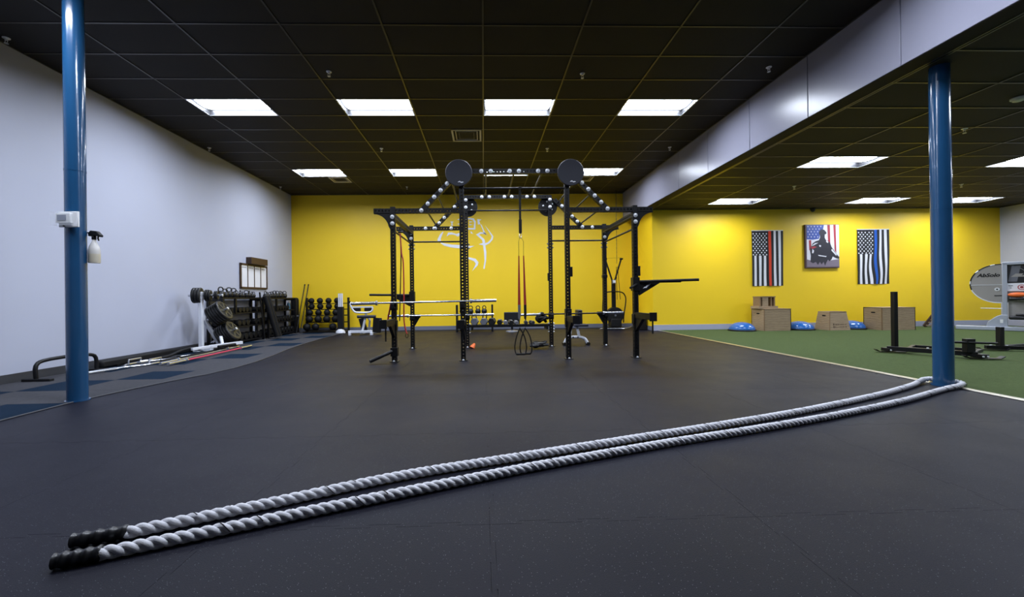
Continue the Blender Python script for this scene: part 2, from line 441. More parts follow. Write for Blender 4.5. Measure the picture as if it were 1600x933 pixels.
first = True
for j in (-18, -12, -6, 0, 6):
    for n, i in enumerate((-4, -2, 0, 2)):
        loc = (GX + (i + .5) * TX, GY + (j + .5) * TY, HC)
        lab = 'recessed white fluorescent light, %s in the %s' % (ordn[n], rown[j])
        if first: lm.location = loc; lm['label'] = lab; lm['group'] = 'main ceiling lights'; first = False
        else: copy_tree(lm, loc=loc, label=lab)
rl = ['recessed light in low ceiling just left of the right pillar', 'recessed light in low ceiling cut by the right picture edge', 'far low ceiling light above the red line flag, nearest the beam',
      'far low ceiling light above the blue line flag, left of the pillar', 'far low ceiling light just right of the blue pillar', 'low ceiling light beyond the right picture edge']
for k, (x, y) in enumerate(right_l + right_off):
    lab = rl[k] if k < len(rl) else 'unseen added low ceiling light overhead outside the picture, position %s of five' % ['first', 'second', 'third', 'fourth', 'fifth'][k - 6]
    if k == 0: lr.location = (x, y, HB); lr['label'] = lab; lr['group'] = 'low ceiling lights'
    else: copy_tree(lr, loc=(x, y, HB), label=lab)

# vents
for k, (x, y, s) in enumerate(vents):
    t = thing('air_vent', ['cream square air diffuser with nested louvres between the light rows', 'dim square air diffuser beside the leftmost far light', 'dim square air diffuser behind the right round target pad'][k], 'air vent', (x, y, HC), group='ceiling air diffusers')
    for q in range(4):
        o_ = s / 2 - .02 - q * s * .115; m = MB()
        for sx in (-1, 1):
            m.box((sx * o_, 0, -.005 + q * .006), (.035 if q == 0 else .022, 2 * o_ + .03, .008), R=Matrix.Rotation(sx * (.5 if q else 0), 3, 'Y'))
            m.box((0, sx * o_, -.005 + q * .006), (2 * o_ + .03, .035 if q == 0 else .022, .008), R=Matrix.Rotation(-sx * (.5 if q else 0), 3, 'X'))
        m.build('louvre' if q else 'rim', 'vent_cream', t, smooth=False)
    MB().box((0, 0, .001), (s, s, .004)).build('backing', 'hole_shade', t, smooth=False)  # dark sheet in place of the shaded duct
# sprinkler heads
def sprinkler(loc, lab, grp):
    t = thing('sprinkler', lab, 'sprinkler', loc, group=grp)
    MB().lathe([(.001, 0), (.038, 0), (.036, -.008), (.02, -.012), (.014, -.03), (.001, -.03)], 14).build('escutcheon', 'zinc', t)
    MB().tube([(-.014, 0, -.028), (-.016, 0, -.05), (0, 0, -.065), (.016, 0, -.05), (.014, 0, -.028)], .004, 6).lathe([(.001, -.066), (.022, -.066), (.022, -.07), (.001, -.071)], 12).build('deflector', 'zinc', t)
spos = [(-2.205, 5.935, 'left of centre, before the near light row'), (1.507, 5.968, 'right of centre, before the near light row'), (4.2, 5.785, 'beside the beam, nearest the camera'),
        (-2.209, 8.969, 'left of the big air vent'), (1.458, 8.993, 'right of the big air vent'), (4.2, 8.934, 'beside the beam, behind the rightmost near light'),
        (-5.886, 8.906, 'on the left wall edge halfway back'), (-5.901, 12.0, 'in the far left ceiling corner'), (-2.233, 12.067, 'above the weight rig by the yellow wall'), (-5.9, 5.2, 'on the left wall edge beside the left pillar')]
for x, y, w in spos: sprinkler((x, y, HC), 'small metal sprinkler head ' + w, 'main ceiling sprinklers')
for x, y, w in [(7.24, 5.867, 'just right of the right pillar'), (7.096, 9.013, 'behind the near low light'), (10.918, 8.924, 'far right beyond the pillar')]:
    sprinkler((x, y, HB), 'small metal sprinkler head in low ceiling ' + w, 'low ceiling sprinklers')
t = thing('smoke_detector', 'pale round smoke detector on low ceiling at right edge', 'smoke detector', (6.80, 4.93, HB))
MB().lathe([(.001, 0), (.075, 0), (.075, -.018), (.001, -.018)], 24).build('base', 'white_plastic', t)
MB().lathe([(.06, -.018), (.056, -.036), (.03, -.046), (.001, -.048)], 24).build('cover', 'white_plastic', t)
t = thing('security_camera', 'small black dome camera where yellow wall meets low ceiling', 'security camera', (9.48, YS - .12, HB))
MB().lathe([(.001, 0), (.07, 0), (.07, -.03), (.001, -.03)], 20).build('mount', 'black_matte', t)
MB().lathe([(.06, -.03), (.055, -.07), (.035, -.10), (.001, -.112)], 20).build('dome', 'pad_black', t)

# ------------------------------------------------------------------ pillars and what hangs on them
def pillar(loc, h, lab):
    t = thing('pillar', lab, 'pillar', loc, group='round blue steel pillars')
    MB().cyl((0, 0, 0), (0, 0, h), .084, 40).build('shaft', 'column_blue', t)
    MB().cyl((0, 0, .0), (0, 0, .012), .10, 40).build('base_ring', 'column_blue', t)
    MB().lathe([(.0855, h * .55), (.0862, h * .552), (.0855, h * .555)], 40).build('weld_seam', 'column_blue', t)
pillar((-4.235, 4.331, 0), HC, 'round glossy blue steel pillar at left with white thermostat box')
pillar((4.974, 4.254, 0), HB, 'round blue steel pillar at right with the battle rope around it')
t = thing('thermostat', 'white thermostat with grey screen in clear guard on left pillar', 'thermostat', (-4.205, 4.331 - .10, 1.868), rz=-.05)
MB().box((-.01, .012, 0), (.20, .02, .16)).build('back_plate', 'white_plastic', t, bev=.004)
MB().box((-.035, -.012, .008), (.15, .03, .098)).build('body', 'white_plastic', t, bev=.004)
MB().box((-.045, -.029, .012), (.092, .004, .056)).build('screen', 'screen_grey', t)
g = MB(); g.box((-.03, -.05, 0), (.21, .003, .135)).box((-.03, -.02, .067), (.21, .06, .003)).box((-.03, -.02, -.067), (.21, .06, .003)).box((-.135, -.02, 0), (.003, .06, .135)).box((.075, -.02, 0), (.003, .06, .135))
g.build('guard', 'clear_plastic', t, smooth=False)
MB().cyl((-.03, -.02, -.066), (-.03, -.02, -.078), .008, 10).build('lock', 'black_matte', t)
t = thing('spray_bottle', 'clear spray bottle with black trigger hung on left pillar', 'spray bottle', (-4.115, 4.40, 1.435), rz=-.2)
MB().lathe([(.001, .0), (.048, .0), (.05, .01), (.05, .095)], 20).build('liquid', 'bottle_liquid', t)
MB().lathe([(.05, .095), (.05, .13), (.042, .17), (.02, .225), (.016, .25), (.001, .25)], 20).build('bottle', 'bottle_clear', t)
sp = MB(); sp.cyl((0, 0, .245), (0, 0, .285), .02, 14)
sp.prism([(-.055, .285), (.04, .285), (.095, .27), (.10, .29), (.05, .335), (-.03, .345), (-.06, .32)], (0, 0, 0), (1, 0, 0), (0, 0, 1), .036)
sp.build('spray_head', 'black_matte', t, bev=.006)
MB().tube([(-.12, -.03, .31), (-.07, -.01, .325), (-.04, 0, .30)], .007, 8).build('hook', 'black_steel', t)
MB().tube([(.055, 0, .285), (.05, 0, .26), (.06, 0, .235)], .007, 8).build('trigger', 'black_matte', t)

# ------------------------------------------------------------------ battle rope: one rope looped around the pillar
def smooth_path(P, step):
    P = [Vector(p) for p in P]; out = []
    for i in range(len(P) - 1):
        p0, p1, p2, p3 = P[max(i - 1, 0)], P[i], P[i + 1], P[min(i + 2, len(P) - 1)]
        n = max(2, int((p2 - p1).length / step))
        for k in range(n):
            t = k / n
            out.append(.5 * ((2 * p1) + (p2 - p0) * t + (2 * p0 - 5 * p1 + 4 * p2 - p3) * t * t + (3 * p1 - p0 - 3 * p2 + p3) * t ** 3))
    out.append(P[-1]); return out
RR = .025
rope_pts = [(-1.555, 1.79, RR), (-1.0, 2.045, RR), (-.46, 2.295, RR), (.2, 2.515, RR), (1.06, 2.80, RR), (1.9, 3.075, RR), (2.8, 3.40, RR), (3.8, 3.82, RR), (4.5, 4.16, RR + .002), (4.80, 4.33, RR + .01),
            (4.90, 4.385, RR + .015), (5.02, 4.39, RR + .018), (5.105, 4.30, RR + .016), (5.09, 4.18, RR + .012), (4.98, 4.11, RR + .006), (4.6, 3.96, RR), (3.8, 3.59, RR), (2.8, 3.20, RR), (1.9, 2.90, RR), (1.2, 2.685, RR), (.3, 2.375, RR), (-.32, 2.135, RR), (-.9, 1.90, RR), (-1.53, 1.645, RR)]
rp = smooth_path(rope_pts, .012)
t = thing('battle_rope', 'white twisted battle rope doubled across the floor with black taped ends', 'rope', (1.7, 3.0, 0))
cum = [0.0]
for a, b in zip(rp, rp[1:]): cum.append(cum[-1] + (b - a).length)
PITCH = -.138
for s_ in range(3):
    pts = []
    for i, q in enumerate(rp):
        tg = (rp[min(i + 1, len(rp) - 1)] - rp[max(i - 1, 0)]).normalized()
        sx = tg.cross(Vector((0, 0, 1))).normalized(); sz = sx.cross(tg)
        a = 2 * PI * cum[i] / PITCH + s_ * 2 * PI / 3
        pts.append(q + (sx * math.cos(a) + sz * math.sin(a)) * .0138)
    MB().tube(pts, .0137, 9).build('strand', 'rope_white', t, world=True)
    if s_ == 0: s0 = pts
tr = MB(); i = 20
while i < len(rp) - 30:
    n = 5; seg = []
    for k in range(n):
        q = s0[i + k]; tg = (rp[min(i + k + 1, len(rp) - 1)] - rp[i + k - 1]).normalized()
        d = (s0[i + k] - rp[i + k]); 
        seg.append(rp[i + k] + d.normalized() * .0275)
    if seg[2].z > RR - .004: tr.tube(seg, .0022, 5)
    i += 9
tag(tr.build('tracer_thread', 'tape_black', t, world=True), None, kind='stuff')
for P in ([(-1.55, 1.795), (-1.73, 1.735)], [(-1.525, 1.65), (-1.665, 1.60)]):
    a, b = Vector((*P[0], .027)), Vector((*P[1], .029)); n = 48
    MB().tube([a + (b - a) * k / n for k in range(n + 1)], [.0275 + .0032 * math.sin(k * .55) if k < n else .022 for k in range(n + 1)], 12).build('end_cap', 'tape_black', t, world=True)

# ------------------------------------------------------------------ the weight rig
XF = [-1.45, -.34, 1.375, 2.49]; YF, YR = 6.58, 8.26; SZ = .076
def holed(L, sp=.0545, hr=.0135, faces='xy', off=None):
    """square tube along z from 0 to L with round holes punched through"""
    m = MB(); n = int(L / sp); h = SZ / 2; pad = (L - n * sp) / 2
    oct_ = [(math.cos(PI / 8 + PI / 4 * k), math.sin(PI / 8 + PI / 4 * k)) for k in range(8)]
    for fi, (ux, w) in enumerate([((1, 0, 0), (0, -1, 0)), ((0, 1, 0), (1, 0, 0)), ((-1, 0, 0), (0, 1, 0)), ((0, -1, 0), (-1, 0, 0))]):
        ux, w = Vector(ux), Vector(w); uz = Vector((0, 0, 1))
        if ('y' if fi % 2 == 0 else 'x') not in faces:
            m.add([w * h - ux * h, w * h + ux * h, w * h + ux * h + uz * L, w * h - ux * h + uz * L], [(0, 1, 2, 3)]); continue
        for k in range(n):
            z0 = pad + k * sp; z1 = z0 + sp; zc = (z0 + z1) / 2
            if k == 0: z0 = 0
            if k == n - 1: z1 = L
            c = w * h + uz * zc
            o8 = [(h, (z1 - zc) * .42), (h * .42, z1 - zc), (-h * .42, z1 - zc), (-h, (z1 - zc) * .42), (-h, (z0 - zc) * .42), (-h * .42, z0 - zc), (h * .42, z0 - zc), (h, (z0 - zc) * .42)]
            cor = {0: (h, z1 - zc), 2: (-h, z1 - zc), 4: (-h, z0 - zc), 6: (h, z0 - zc)}
            i8 = [(x * hr, y * hr) for x, y in oct_]
            vs = [c + ux * a + uz * b for a, b in o8] + [c + ux * a + uz * b for a, b in i8] + [c - w * .006 + ux * a + uz * b for a, b in i8] + [c + ux * a + uz * b for a, b in cor.values()]
            fs = [(j, (j + 1) % 8, 8 + (j + 1) % 8, 8 + j) for j in range(8)] + [(8 + j, 8 + (j + 1) % 8, 16 + (j + 1) % 8, 16 + j) for j in range(8)]
            fs += [(0, 24, 1), (2, 25, 3), (4, 26, 5), (6, 27, 7)]
            m.add(vs, fs)
    m.add([(-h, -h, L), (h, -h, L), (h, h, L), (-h, h, L)], [(0, 1, 2, 3)]); m.add([(-h, -h, 0), (-h, h, 0), (h, h, 0), (h, -h, 0)], [(0, 1, 2, 3)])
    return m
rig = thing('weight_rig', 'black steel weight rig with round target pads and bolted pull-up bridge', 'weight rig', (.52, 7.42, 0))
RO = Vector((.52, 7.42, 0))
hcache = {}
def hbar(name, a, b, faces='xy'):
    a, b = Vector(a), Vector(b); L = round((b - a).length, 3)
    key = (L, faces)
    if key not in hcache: hcache[key] = holed(L, faces=faces).mesh('holed_bar', 'black_steel', smooth=False)
    d = (b - a).normalized(); y = Vector((0, 1, 0)) if abs(d.y) < .9 else Vector((0, 0, 1))
    x = y.cross(d).normalized(); y = d.cross(x)
    o = inst(name, hcache[key], rig, a - RO)
    o.rotation_euler = Matrix((x, y, d)).transposed().to_euler()
    return o
ZS, ZC, ZB = 2.495, 3.09, 2.43
for k, x in enumerate(XF):
    for y in (YF, YR):
        up_ = hbar('upright', (x, y, 0.008), (x, y, ZC if k in (1, 2) else ZS))
        MB().box((x, y, .005), (.13, .15, .010)).build('foot_plate', 'black_steel', rig, world=True, bev=.002)
        for s_ in (-1, 1): MB().lathe([(.001, .03), (.012, .03), (.014, .018), (.02, .016), (.02, .0105), (.001, .0105)], 10, (x + s_ * .0, y - .058 + (0 if s_ < 0 else .116), 0)).build('anchor_bolt', 'zinc', rig, world=True)
for y in (YF, YR):
    hbar('top_beam', (XF[0] - .30, y, ZB), (XF[1] - .038, y, ZB)); hbar('top_beam', (XF[2] + .038, y, ZB), (XF[3] + .29, y, ZB))
    hbar('bridge_beam', (XF[1], y - .001, ZC - .03), (XF[2], y - .001, ZC - .03))
    hbar('diagonal_brace', (-.985, y - .002, 2.43), (-.43, y - .002, 3.0)); hbar('diagonal_brace', (2.034, y - .002, 2.44), (1.47, y - .002, 3.0))
hbar('side_beam', (XF[0], YF + .04, ZB - .08), (XF[0], YR - .04, ZB - .08)); hbar('side_beam', (XF[3], YF + .04, ZB - .08), (XF[3], YR - .04, ZB - .08))
def rbar(name, a, b, r=.016): return MB().cyl(a, b, r, 12).build(name, 'black_steel', rig, world=True)
for y in (YF, YR): rbar('pull_up_bar', (XF[1], y, 2.79), (XF[2], y, 2.79))
rbar('pull_up_bar', (XF[0], YR, 2.16), (XF[1], YR, 2.16)); rbar('pull_up_bar', (XF[2], YR, 2.16), (XF[3], YR, 2.16))
rbar('pull_up_bar', (XF[0], YF, 2.12), (XF[0], YR, 2.12)); rbar('pull_up_bar', (XF[3], YF, 2.12), (XF[3], YR, 2.12))
for x in (.062, .52, .985): rbar('rung', (x, YF, ZC - .03), (x, YR, ZC - .03), .015)
for tt in (.10, .52, 1.0):
    for a, b in (((-.985, 2.43), (-.50, 2.93)), ((2.034, 2.44), (1.54, 2.93))):
        x, z = a[0] + (b[0] - a[0]) * tt, a[1] + (b[1] - a[1]) * tt
        rbar('rung', (x, YF, z), (x, YR, z), .015)
# curved corner gussets on the outer corners
for x, sg in ((XF[0], -1), (XF[3], 1)):
    for y in (YF, YR):
        pts = [(sg * .30, -.035), (sg * .04, -.035), (sg * .04, -.30)] + [(sg * (.06 + .24 * (1 - math.cos(u))), -.30 + .25 * math.sin(u)) for u in [PI / 2 * k / 8 for k in range(1, 9)]]
        MB().prism(pts, (x, y - .02, ZB), (1, 0, 0), (0, 0, 1), .012).build('corner_gusset', 'black_steel', rig, world=True)
        MB().box((x, y - .04, ZB - .12), (.075, .012, .26)).build('gusset_plate', 'black_steel', rig, world=True, bev=.003)
bolt_me = MB().lathe([(.001, 0), (.034, 0), (.034, .006), (.022, .007), (.022, .018), (.012, .021), (.012, .026), (.001, .027)], 14, d=(0, -1, 0)).mesh('bolt', 'zinc')
nut_me = MB().lathe([(.001, 0), (.02, 0), (.02, .012), (.011, .013), (.011, .03), (.001, .03)], 8, d=(0, -1, 0)).mesh('nut', 'zinc')
nut_dark = MB().lathe([(.001, 0), (.02, 0), (.02, .012), (.011, .013), (.011, .03), (.001, .03)], 8, d=(0, -1, 0)).mesh('nut', 'hex_grey')
def bolt(x, z, y, me=bolt_me): inst('bolt', me, rig, Vector((x, y - .0405, z)) - RO)
for y in (YF, YR):
    for k in range(5):
        u = k / 4
        bolt(-.985 + .418 * u, 2.43 + .431 * u, y - .003); bolt(2.034 - .416 * u, 2.44 + .425 * u, y - .003)
    for x in (-.014, .138, .445, .595, .907, 1.058): bolt(x, ZC - .03, y - .002)
    for x in (XF[0], XF[3]):
        bolt(x, ZB - .10, y - .006); bolt(x, ZB - .205, y - .006)
for x in (-1.16, -.96, -.64, 2.03, 2.24): bolt(x, ZB, YR)
for x in (XF[1], XF[2]): bolt(x, 3.0, YR); bolt(x, 2.85, YR)
for x in (XF[1], XF[2]):
    for dz in (0, .05, .12, .17):
        for s_ in (-1, 1):
            o = inst('nut', nut_me, rig, Vector((x + s_ * .038, YR, .30 + dz)) - RO); o.rotation_euler = (0, 0, s_ * PI / 2)
for x in XF:
    for z in (2.02, 2.1):
        for s_ in (-1, 1):
            o = inst('nut', nut_dark, rig, Vector((x + s_ * .038, YR, z)) - RO); o.rotation_euler = (0, 0, s_ * PI / 2)
# round wall-ball target pads
for x, y, sg, r in ((-.375, YF - .06, -1, .215), (1.43, YF - .06, -1, .215), (-.30, YR + .06, 1, .195), (1.345, YR + .06, 1, .195)):
    z = 3.02 if sg < 0 else 2.875
    pd = MB().lathe([(.001, 0), (r, 0), (r, .03), (r - .006, .036), (.001, .037)], 48, (x, y, z), (0, sg, 0)).build('target_pad', 'pad_navy' if sg < 0 else 'pad_black', rig, world=True)
    MB().cyl((x, y - sg * .001, z), (x, y - sg * .022, z), r - .005, 48).build('backing_board', 'black_steel', pd, world=True)
    if sg < 0:
        lg = MB()
        lg.prism([(-.05, 0), (-.03, .018), (-.012, .022), (.004, .006), (.022, .012), (.05, .004), (.03, -.008), (.006, -.012), (-.012, .004), (-.028, .0)], (x + .03, y - .039, z - .155), (1, 0, 0), (0, 0, 1), .003)
        lg.build('logo', 'white_print', pd, world=True)
    else:
        for q in range(5):
            a = 2 * PI * q / 5 + .5
            o = inst('nut', nut_me, rig, Vector((x + .1 * math.cos(a), y - .022, z + .1 * math.sin(a))) - RO)
# spotter arms (pointing to the camera) and hooks
def spotter(x, zt, y1, strap):
    m = MB(); m.prism([(YF - .04, zt - .085), (YF - .04, zt - .30), (YF - .10, zt - .26), (YF - .34, zt - .085)], (x, 0, 0), (0, 1, 0), (0, 0, 1), .05)
    m.box((x, YF, zt - .10), (.10, .10, .16)); m.box((x, (YF + y1) / 2, zt - .045), (.07, YF - y1, .08))
    arm_ = m.build('spotter_arm', 'black_steel', rig, world=True, bev=.004)
    MB().box((x, y1 - .008, zt - .035), (.11, .02, .13)).build('end_plate', 'black_steel', arm_, world=True, bev=.003)
    MB().box((x, (YF + y1) / 2, zt + .002), (.072, YF - y1 - .06, .014)).build('liner', 'black_rubber', arm_, world=True)
    if strap: MB().box((x + .02, y1 + .06, zt - .19), (.022, .006, .20)).build('strap', 'black_rubber', arm_, world=True)
spotter(XF[0], .685, 5.86, True); spotter(XF[1], .66, 5.95, True); spotter(XF[2], .70, 6.0, False); spotter(XF[3], .735, 5.90, True)
def jcup(x, y, z, gus=0):
    m = MB(); m.box((x, y, z - .03), (.10, .10, .13)); m.box((x, y - .085, z - .055), (.06, .10, .022)); m.box((x, y - .13, z - .03), (.06, .016, .07))
    if gus: m.prism([(gus * .04, -.02), (gus * .04, -.22), (gus * .16, -.02)], (x, y, z), (1, 0, 0), (0, 0, 1), .03); m.box((x + gus * .11, y, z - .01), (.10, .06, .07))
    m.build('bar_hook', 'black_steel', rig, world=True, bev=.004)
for x in XF[:2]: jcup(x, YF, .925)
jcup(XF[0], YR, .665, 1); jcup(XF[1], YR, .665); jcup(XF[2], YR, .655); jcup(XF[3], YR, .67, -1)
jcup(XF[2], YF, .78); 
for x in (XF[2], XF[3]): MB().box((x + .055, YF, 1.42), (.045, .07, .16)).build('bar_hook', 'black_steel', rig, world=True, bev=.006)
MB().box((XF[3], YR - .0, 1.42), (.10, .09, .06)).build('bar_hook', 'black_steel', rig, world=True, bev=.006)
MB().box((XF[2] - .04, YR, 1.42), (.04, .07, .16)).build('bar_hook', 'black_steel', rig, world=True, bev=.006)
# dip bars: V of padded handles on the front right and rear left uprights
def dip(x, y, z, sg, L):
    m = MB(); m.box((x, y, z - .03), (.11, .11, .22))
    m.prism([(sg * .05, .0), (sg * .42, 0), (sg * .05, -.22)], (x, y - .03, z), (1, 0, 0), (0, 0, 1), .014)
    m.prism([(sg * .05, .0), (sg * .42, 0), (sg * .05, -.22)], (x, y + .03, z), (1, 0, 0), (0, 0, 1), .014)
    d_ = m.build('dip_bracket', 'black_steel', rig, world=True, bev=.003)
    for s_ in (-1, 1):
        MB().cyl((x + sg * .06, y + s_ * .05, z + .01), (x + sg * L, y + s_ * .30, z + .02), .022, 14).build('dip_handle', 'black_rubber', d_, world=True)
    return d_
d_ = dip(XF[3], YF, 1.235, 1, .90)
MB().prism([(-.06, -.03), (-.03, 0), (-.01, .0), (.0, .02), (.07, .05), (.05, .02), (.02, .005), (.0, -.02), (-.03, -.02)], (XF[3] + .17, YF - .04, 1.16), (1, 0, 0), (0, 0, 1), .004).build('logo', 'white_print', d_, world=True)
MB().cyl((XF[3], YF - .05, 1.20), (XF[3] - .14, YF - .16, 1.14), .018, 12).build('pin_handle', 'black_rubber', d_, world=True)
d_ = dip(XF[0], YR, 1.075, -1, .78)
MB().prism([(.04, .02), (.04, -.05), (-.3, -.05), (-.3, .02)], (XF[0] - .05, YR, 1.05), (1, 0, 0), (0, 0, 1), .05).build('rail', 'black_steel', d_, world=True)
# landmine tube on front left foot
lmn = MB().box((XF[0], YF, .16), (.11, .11, .14)).build('landmine_bracket', 'black_steel', rig, world=True, bev=.004)
MB().cyl((XF[0] - .03, YF - .04, .17), (XF[0] - .33, YF - .24, .045), .028, 18).build('landmine_tube', 'black_steel', lmn, world=True)
# dumbbell shelf across the rear centre bay
sh = MB().box(((XF[1] + XF[2]) / 2, YR + .06, .448), (XF[2] - XF[1] - .07, .36, .014)).build('dumbbell_shelf', 'black_steel', rig, world=True)
MB().box(((XF[1] + XF[2]) / 2, YR - .125, .44), (XF[2] - XF[1] - .07, .012, .05)).build('shelf_lip', 'black_steel', sh, world=True)
for x in (XF[1] + .10, XF[2] - .10): MB().box((x, YR + .02, .40), (.04, .30, .08)).build('shelf_bracket', 'black_steel', sh, world=True)

# ------------------------------------------------------------------ barbells
def barbell(x0, x1, y, z0, z1, lab, shaft='chrome', sl='chrome', ang=0.0, loc=None, L=None):
    if loc is None:
        a, b = Vector((x0, y, z0)), Vector((x1, y, z1)); c = (a + b) / 2
    else: a, b = Vector(x0), Vector(x1); c = (a + b) / 2
    t = thing('barbell', lab, 'barbell', c, group='barbells')
    d = (b - a).normalized(); L = (b - a).length
    P = lambda s_: d * (s_ - L / 2)
    s1 = .42
    MB().cyl(P(s1 - .02), P(L - s1 + .02), .0145, 14).build('shaft', shaft, t)
    for s_ in (0, 1):
        f = (lambda u: P(u)) if s_ == 0 else (lambda u: P(L - u))
        MB().cyl(f(0), f(s1 - .03), .025, 18).build('sleeve', sl, t)
        MB().cyl(f(s1 - .03), f(s1), .038, 18).build('collar', sl, t)
    return t
barbell(-2.11, .20, YF - .085, .945, .968, 'bright chrome barbell racked across the front left of the rig')
barbell(-1.93, .20, YR - .085, .668, .67, 'chrome barbell racked low at the rear left of the rig')
barbell(.72, 2.84, YR - .085, .655, .675, 'barbell with black shaft racked at the rear right of the rig', shaft='black_steel')

# ------------------------------------------------------------------ suspension trainer hanging from the front pull-up bar
t = thing('suspension_trainer', 'red and black suspension trainer with two loop handles hung from rig', 'suspension trainer', (.61, YF, 2.79))
MB().box((.0, -.0, -.37), (.035, .006, .73)).box((0, 0, 0), (.045, .045, .045)).build('anchor_strap', 'black_rubber', t, bev=.002)
MB().box((0, -.004, -.62), (.05, .02, .22)).build('anchor_sleeve', 'black_rubber', t, bev=.004)
MB().tube([(.018 * math.cos(a), 0, -.775 + .04 * math.sin(a)) for a in [2 * PI * k / 16 for k in range(16)]], .006, 6, closed=True).build('carabiner', 'chrome', t)
for s_ in (-1, 1):
    x0, x1 = (-.030, -.034) if s_ < 0 else (.048, .062)
    a, b = Vector((s_ * .012, 0, -.80)), Vector((x0, 0, -.87))
    MB().bar(a, b, .012, .004).bar(b, (x0, 0, -1.1), .014, .005).build('upper_strap', 'black_rubber', t)
    MB().prism([(x0 - .009, -1.1), (x0 + .009, -1.1), (x1 + .022, -1.9), (x1 - .022, -1.9)], (0, 0, 0), (1, 0, 0), (0, 0, 1), .006).build('strap', 'red_strap', t)
    MB().prism([(x1 - .022, -1.9), (x1 + .022, -1.9), (x1 + .022, -2.07), (x1 + .01, -2.16), (x1 - .02, -2.12)], (0, -.004, 0), (1, 0, 0), (0, 0, 1), .014).build('buckle', 'hex_grey' if s_ < 0 else 'black_rubber', t, bev=.002)
    MB().bar((x1, 0, -2.14), (x1 - s_ * .004, 0, -2.28), .014, .006).build('lower_strap', 'black_rubber', t)
    cx = -s_ * .0 + (s_ * .035); top = Vector((x1 - s_ * .004, 0, -2.28))
    zb = -2.70; lx, rx = (-.115, .075) if s_ < 0 else (-.03, .165)
    loop = [top, (lx + .03, 0, -2.42), (lx, 0, -2.58), (lx + .012, 0, -2.68)]
    loop2 = [top, (rx - .03, 0, -2.42), (rx, 0, -2.58), (rx - .012, 0, -2.68)]
    h = MB().cyl((lx + .02, s_ * .02, zb), (rx - .02, s_ * .02, zb), .017, 14).build('handle', 'black_rubber', t)
    MB().tube(smooth_path(loop + [(lx + .03, s_ * .02, zb)], .03), .011, 6).tube(smooth_path(loop2 + [(rx - .03, s_ * .02, zb)], .03), .011, 6).build('handle_loop', 'black_rubber', h)

# ------------------------------------------------------------------ resistance bands on the front left upright
t = thing('resistance_band', 'long red elastic band looped on front left rig upright', 'resistance band', (XF[0] + .10, YF + .06, 2.1))
def band(pts, w, m, name, th=.05): MB().tube(smooth_path(pts, .05), w, 8, flat=.5).build(name, m, t)
band([(.0, 0, -.02), (.02, .0, -.35), (.045, 0, -.5), (.05, 0, -1.0), (.045, 0, -1.4), (.06, .0, -1.55), (.09, 0, -1.66)], .022, 'red_band', 'loop')
band([(.0, .02, -.02), (.005, .02, -.4), (-.01, .02, -.9), (-.03, .02, -1.45)], .018, 'black_rubber', 'loop')
MB().tube([(.09 + .022 * math.cos(a), 0, -1.69 + .035 * math.sin(a)) for a in [2 * PI * k / 14 for k in range(14)]], .006, 6, closed=True).build('clip', 'black_matte', t)
MB().cyl((-.03, .0, 0), (.05, 0, .005), .016, 10).build('peg', 'black_steel', t)
t = thing('resistance_band', 'short red band draped behind the front left barbell hook', 'resistance band', (XF[0] - .08, YF + .07, .95))
MB().tube(smooth_path([(.02, 0, .02), (.0, 0, -.1), (-.03, 0, -.25), (-.05, 0, -.36)], .03), .026, 8, flat=.5).tube(smooth_path([(.05, 0, .02), (.06, 0, -.1), (.05, 0, -.3), (-.03, 0, -.36)], .03), .02, 8, flat=.5).build('loop', 'red_band', t)
t.location.z = .97

# ------------------------------------------------------------------ dumbbells on the rig shelf
def hex_db(name, loc, r, L, m, lab, grp, rz=0.0, end='iron'):
    t = thing(name, lab, 'dumbbell', loc, rz, grp)
    for s_ in (-1, 1):
        MB().lathe([(.001, -L * .16), (r * .9, -L * .16), (r * 1.05, -L * .11), (r * 1.05, L * .1), (r * .86, L * .16), (.001, L * .16)], 6, (0, s_ * L * .33, r * .91), (0, 1, 0)).build('head', m, t, smooth=False)
    MB().cyl((0, -L * .2, r * .91), (0, L * .2, r * .91), .016, 10).build('handle', 'chrome', t)
    return t
SZT = .456
db = [(-.19, .075, 'hex_grey', 'largest grey hex dumbbell at left end of the rig shelf'), (-.005, .074, 'hex_grey', 'second grey hex dumbbell on the rig shelf from left'), (.165, .075, 'iron', 'dark hex dumbbell third from left on the rig shelf'),
      (.325, .058, 'iron', 'dark shiny hex dumbbell beside the pad on the rig shelf'), (.44, .047, 'hex_grey', 'small grey hex dumbbell left of the strap on rig shelf'), (.55, .050, 'iron', 'small dark hex dumbbell left of the strap on rig shelf'),
      (.66, .042, 'hex_grey', 'small hex dumbbell directly behind the suspension straps'), (.86, .04, 'pad_navy', 'small navy hex dumbbell right of the straps on rig shelf'), (.98, .04, 'pad_navy', 'small navy hex dumbbell near right end of the rig shelf')]
for x, r, m, lab in db: hex_db('hex_dumbbell', (x, YR + .05, SZT), r, .27, m, lab, 'hex dumbbells on the rig shelf', rz=random.uniform(-.15, .15))
